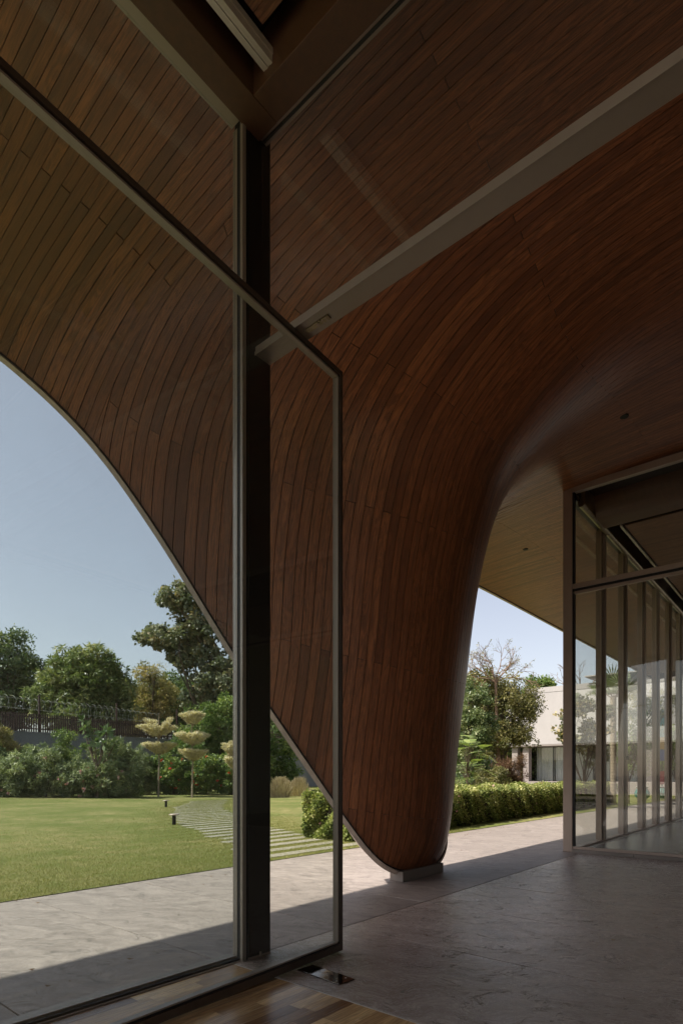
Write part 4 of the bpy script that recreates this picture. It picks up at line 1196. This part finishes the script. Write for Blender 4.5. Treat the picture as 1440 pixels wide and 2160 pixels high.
# feathery fern-like tree with long fronds
x, y = px(985, 24); k = 24 / 1227
t = thing("frond_shrub", "shrub with large feathered bright green fronds beside the timber foot", "shrub", (x, y, 0), 'world')
V_ = []; T_ = []; mb = MB()
for j in range(34):
    a = RG.uniform(0, 6.283); el = RG.uniform(-0.1, 0.7); ln_ = RG.uniform(.5, .95); st = np.array([x + RG.uniform(-.4, .5), y + RG.uniform(-.4, .4), RG.uniform(0.9, 3.0)])
    dr = np.array([math.cos(a) * math.cos(el), math.sin(a) * math.cos(el), math.sin(el)])
    mb.tube([(x, y, 0), (x, y, st[2] * .6), tuple(st)], [0.02, 0.015, 0.008], 4, cap=False)
    pts = [st + dr * ln_ * f + np.array([0, 0, -0.35 * f * f * ln_]) for f in np.linspace(0, 1, 14)]
    sd_ = np.cross(dr, [0, 0, 1]); sd_ /= np.linalg.norm(sd_)
    for i, q in enumerate(pts[1:]):
        w_ = 0.24 * math.sin(math.pi * (i + 1.5) / 15) + 0.03
        for sgn in (-1, 1):
            tip = q + sd_ * sgn * w_ + dr * 0.06 + np.array([0, 0, -0.03])
            V_ += [q - dr * .014, q + dr * .014, tip + dr * .012, tip - dr * .012]; T_.append(RG.uniform(.35, .9))
part("fronds", (np.array(V_), np.arange(len(V_)).reshape(-1, 4), np.array(T_), None), L['hib'], t)
part("stem", mb, M['bark'], t)
shrub("round_bush", "light green rounded bush with reddish tips before the white building", 1040, 27, 42, 1606, L['yellow'], 150, 70, 0.09, 0.5, 1, 'bush', crad=0.22, tm=0.35)
shrub("dark_round_bush", "low dark olive mound right of the timber foot", 978, 25, 36, 1630, L['dark'], 160, 60, 0.06, 0.5, 1, 'bush', crad=0.2, tm=0.6)
shrub("red_grass_bush", "reddish brown spiky shrub behind the rounded bush", 1070, 31, 40, 1583, L['red'], 120, 55, 0.34, 0.08, 8, 'shrub', crad=0.3)
shrub("under_bush", "dark undergrowth between the frond shrub and the rounded bush", 1005, 30, 60, 1590, L['dark'], 140, 70, 0.16, 0.5, 1, 'shrub', crad=0.4, tm=0.3)

# small large-leaved tree in front of the building (seen either side of the corner post)
tree("round_leaf_tree", "slender tree with large round leaves in front of the white building", "tree", 1232, 23,
     [(1225, 1490, 28, 22), (1248, 1545, 34, 26), (1195, 1510, 18, 14), (1215, 1565, 34, 20), (1183, 1548, 16, 14), (1262, 1590, 22, 26), (1285, 1500, 22, 14)], 85, 0.20, 34, 0.15, L['teak'], aspect=0.95, trunk_r=0.05, top_v=1560, surf=0.15, nbr=30, tm=0.5, droop=0.3)
tree("flowering_shrub_tree", "leafy green shrub with orange blossoms behind the garden glass wall", "tree", 1325, 26, [(1320, 1580, 30, 60), (1345, 1560, 26, 70), (1365, 1590, 20, 50)], 110, 0.22, 60, 0.12, L['hib'], aspect=0.6, trunk_r=0.06, top_v=1560, surf=0.2, tm=0.6)
tree("airy_tree", "airy pale green tree in front of the white building behind the glass", "tree", 1352, 30, [(1350, 1480, 34, 50), (1385, 1490, 25, 60), (1425, 1470, 30, 50), (1330, 1510, 20, 40)], 120, 0.28, 40, 0.12, L['yellow'], aspect=0.4, trunk_r=0.08, top_v=1480, surf=0.2, tm=0.6, nbr=40)
tree("dark_shrub_tree", "dark green shrub at the far right behind the glass wall", "tree", 1425, 34, [(1420, 1560, 24, 40), (1400, 1590, 20, 40)], 60, 0.3, 80, 0.15, L['hib'], aspect=0.5, trunk_r=0.06, surf=0.2)
# palm with ringed trunk
Y = 25.0; x, y = px(1293, Y)
t = thing("ringed_palm", "palm with pale ringed trunk standing behind the glass wall", "palm", (x, y, 0), 'world')
prof = []
zz = 0.0
while zz < 4.6:
    prof += [(0.125, zz), (0.118, zz + 0.10), (0.128, zz + 0.115)]; zz += 0.13
part("trunk", MB().lathe(prof, x, y, 14), M['palebark'], t)
def fans(cx, cy, cz, nf, r, mat_parent, seed=0):
    V_ = []; T_ = []; mb = MB()
    for j in range(nf):
        a = 6.283 * j / nf + RG.uniform(-.2, .2); el = RG.uniform(0.1, 1.3); dr = np.array([math.cos(a) * math.cos(el), math.sin(a) * math.cos(el), math.sin(el)])
        hub = np.array([cx, cy, cz]) + dr * r * 0.55
        mb.tube([(cx, cy, cz - .1), tuple(hub)], [0.018, 0.01], 4)
        sd_ = np.cross(dr, [0, 0, 1.0]); sd_ /= np.linalg.norm(sd_) + 1e-9; up = np.cross(sd_, dr)
        for b_ in np.linspace(-1.9, 1.9, 19):
            ld = dr * math.cos(b_) + sd_ * math.sin(b_); wv = np.cross(ld, up) * 0.028; ll = r * 0.62 * (1 - 0.12 * abs(b_)); tip = hub + ld * ll + np.array([0, 0, -0.04])
            m_ = hub + ld * ll * .6
            V_ += [hub, m_ + wv, tip, m_ - wv]; T_.append(RG.uniform(.2, .8))
    return (np.array(V_), np.arange(len(V_)).reshape(-1, 4), np.array(T_), None), mb
fr, mb = fans(x, y, 4.65, 16, 1.3, t)
part("fronds", fr, L['palm'], t); part("stalks", mb, M['twig'], t)
x, y = world(-13.8, 3.4)
t = thing("fan_palm", "fan palm with spiky fronds mirrored in the passage glass", "palm", (x, y, 0), 'world')
part("trunk", MB().tube([(x, y, -.05), (x + .05, y, 2.0), (x, y, 4.1)], [0.12, 0.10, 0.09], 10), M['bark'], t)
fr, mb = fans(x, y, 4.2, 24, 1.5, t)
part("fronds", fr, L['palm'], t); part("stalks", mb, M['twig'], t)
# bare tree behind the building
x, y = px(1230, 62); t = thing("bare_tree", "leafless tree showing above the white building's roof", "tree", (x, y, 0), 'world')
mb = MB(); tipsC = []; root = np.array([x, y, zat(1470, 62)]); mb.tube([(x, y, -.1), tuple(root)], [0.25, 0.15], 7)
for a in (0.4, 0.8, 1.2, 1.7, 2.3, 2.8):
    grow(root, np.array([math.cos(a) * 1.6, 0, math.sin(a) * .7]), 2.0, 0.07, 3)
part("trunk", mb, M['twig'], t)

# teal pots and coloured totem
x, y = px(1355, 30)
for i, (u, Y_, lab) in enumerate(((1354, 30, "teal pinched waist garden pot seen through the middle of the glass wall"), (1398, 31, "teal pinched waist garden pot nearer the right edge of the photo"))):
    x, y = px(u, Y_)
    t = thing("garden_pot", lab, "pot", (x, y, 0), 'world', group="teal garden pots on the far terrace")
    pr = [(0.20, 0.03), (0.34, 0.18), (0.38, 0.34), (0.30, 0.52), (0.24, 0.60), (0.29, 0.66)]
    M.setdefault('teal', plain("teal_glaze", (0.03, 0.16, 0.14), 0.25))
    part("body", MB().lathe(pr, x, y, 24), M['teal'], t, smooth=False)
    part("rim", MB().lathe([(0.295, 0.6601), (0.30, 0.69), (0.26, 0.70)], x, y, 24), M['white'], t)
x, y = px(1397, 32)
t = thing("colour_totem", "tall slim totem of teal, yellow, blue and red panels behind the glass", "sculpture", (x, y, 0), 'world')
k = 32 / 1227
part("pole", MB().tube([(x, y + .05, 0), (x, y + .05, 4.9)], 0.03, 8), M['darkmetal'], t)
for (v0, v1, cname, cc_) in ((1498, 1555, 'panel_teal', (0.06, 0.22, 0.24)), (1556, 1581, 'panel_yellow', (0.42, 0.25, 0.05)), (1582, 1605, 'panel_blue', (0.05, 0.10, 0.30)), (1627, 1655, 'panel_red', (0.35, 0.04, 0.03))):
    M[cname] = plain(cname, cc_, 0.5)
    part("panel", MB().box(x - .19, x + .19, y - .03, y + .02, zat(v1, 32), zat(v0, 32)), M[cname], t)

# ------------------------------------------------------------------ white building at the back
S0 = 37.3
wb = thing("white_building", "white two storey building with a recessed curtained ground floor", "building", (S0 + 5, 0, 0))
part("upper_wall", MB().box(S0, S0 + 9, -22, 15.6, 3.62, 7.55), M['white'], wb)
part("parapet", MB().box(S0 - 0.02, S0 + 0.28, -22, 14.0, 7.552, 7.95), M['white'], wb)
part("soffit_trim", MB().box(S0 + 0.01, S0 + 9, -22, 15.59, 3.50, 3.618), M['taupe'], wb)
part("terrace_base", MB().box(S0 - 1.5, S0 + 9, -22, 17.0, -0.05, 0.80), M['taupe'], wb)
part("rear_wall", MB().box(S0 + 2.6, S0 + 2.9, -22, 14.0, 0.801, 3.499), M['taupe'], wb)
for a in (15.25, 14.35):
    part("column", MB().box(S0 + 0.3, S0 + 0.9, a - 0.45, a, 0.801, 3.499), M['taupe'], wb)
for a in (2.6, -6.5):
    part("column", MB().box(S0 + 0.3, S0 + 0.9, a - 0.55, a, 0.801, 3.499), M['taupe'], wb)
def curtain(p0, p1):
    n_ = int(abs(p1 - p0) / 0.035); q = MB(); vs = []
    for i in range(n_ + 1):
        a = p0 + (p1 - p0) * i / n_; d = 0.05 * math.sin(i * 0.9) + 0.02 * math.sin(i * 2.3)
        vs += [(S0 + 1.95 + d, a, 0.83), (S0 + 1.95 + d * .8, a, 3.46)]
    return q.add(vs, [(2 * i, 2 * i + 1, 2 * i + 3, 2 * i + 2) for i in range(n_)])
for i in range(9):
    a = 13.95 - i * 1.5
    if i in (5,): continue
    part("curtain", curtain(a - 0.05, a - 1.47), M['curtain'], wb)
    part("window_frame", MB().box(S0 + 1.58, S0 + 1.66, a - 0.03, a + 0.02, 0.801, 3.499), M['darkmetal'], wb)
    part("pane", MB().box(S0 + 1.61, S0 + 1.62, a - 1.48, a - 0.03, 0.83, 3.47), M['bglass'], wb)
for (a, b_) in ((8.9, 8.2), (7.4, 5.4), (4.2, 1.0), (-1, -5)):
    part("roof_vent", MB().box(S0 + 0.6, S0 + 2.4, b_, a, 7.96, 8.35), M['white'], wb)
    part("vent_opening", MB().box(S0 - 0.03, S0 - 0.021, b_ + 0.1, a - 0.1, 7.62, 7.80), M['taupe'], wb)
part("roof_slab", MB().box(S0 - 0.35, S0 + 3.0, -22, 9.5, 8.352, 8.43), M['white'], wb)
for (a, z0_, z1_) in ((-1.2, 4.6, 6.6), (-5.2, 4.6, 6.6)):
    wf = part("window", MB().box(S0 - 0.012, S0 - 0.002, a - 1.8, a, z0_, z1_), M['darkmetal'], wb)
    part("pane", MB().box(S0 - 0.018, S0 - 0.013, a - 1.74, a - 0.06, z0_ + .06, z1_ - .06), M['bglass'], wf)
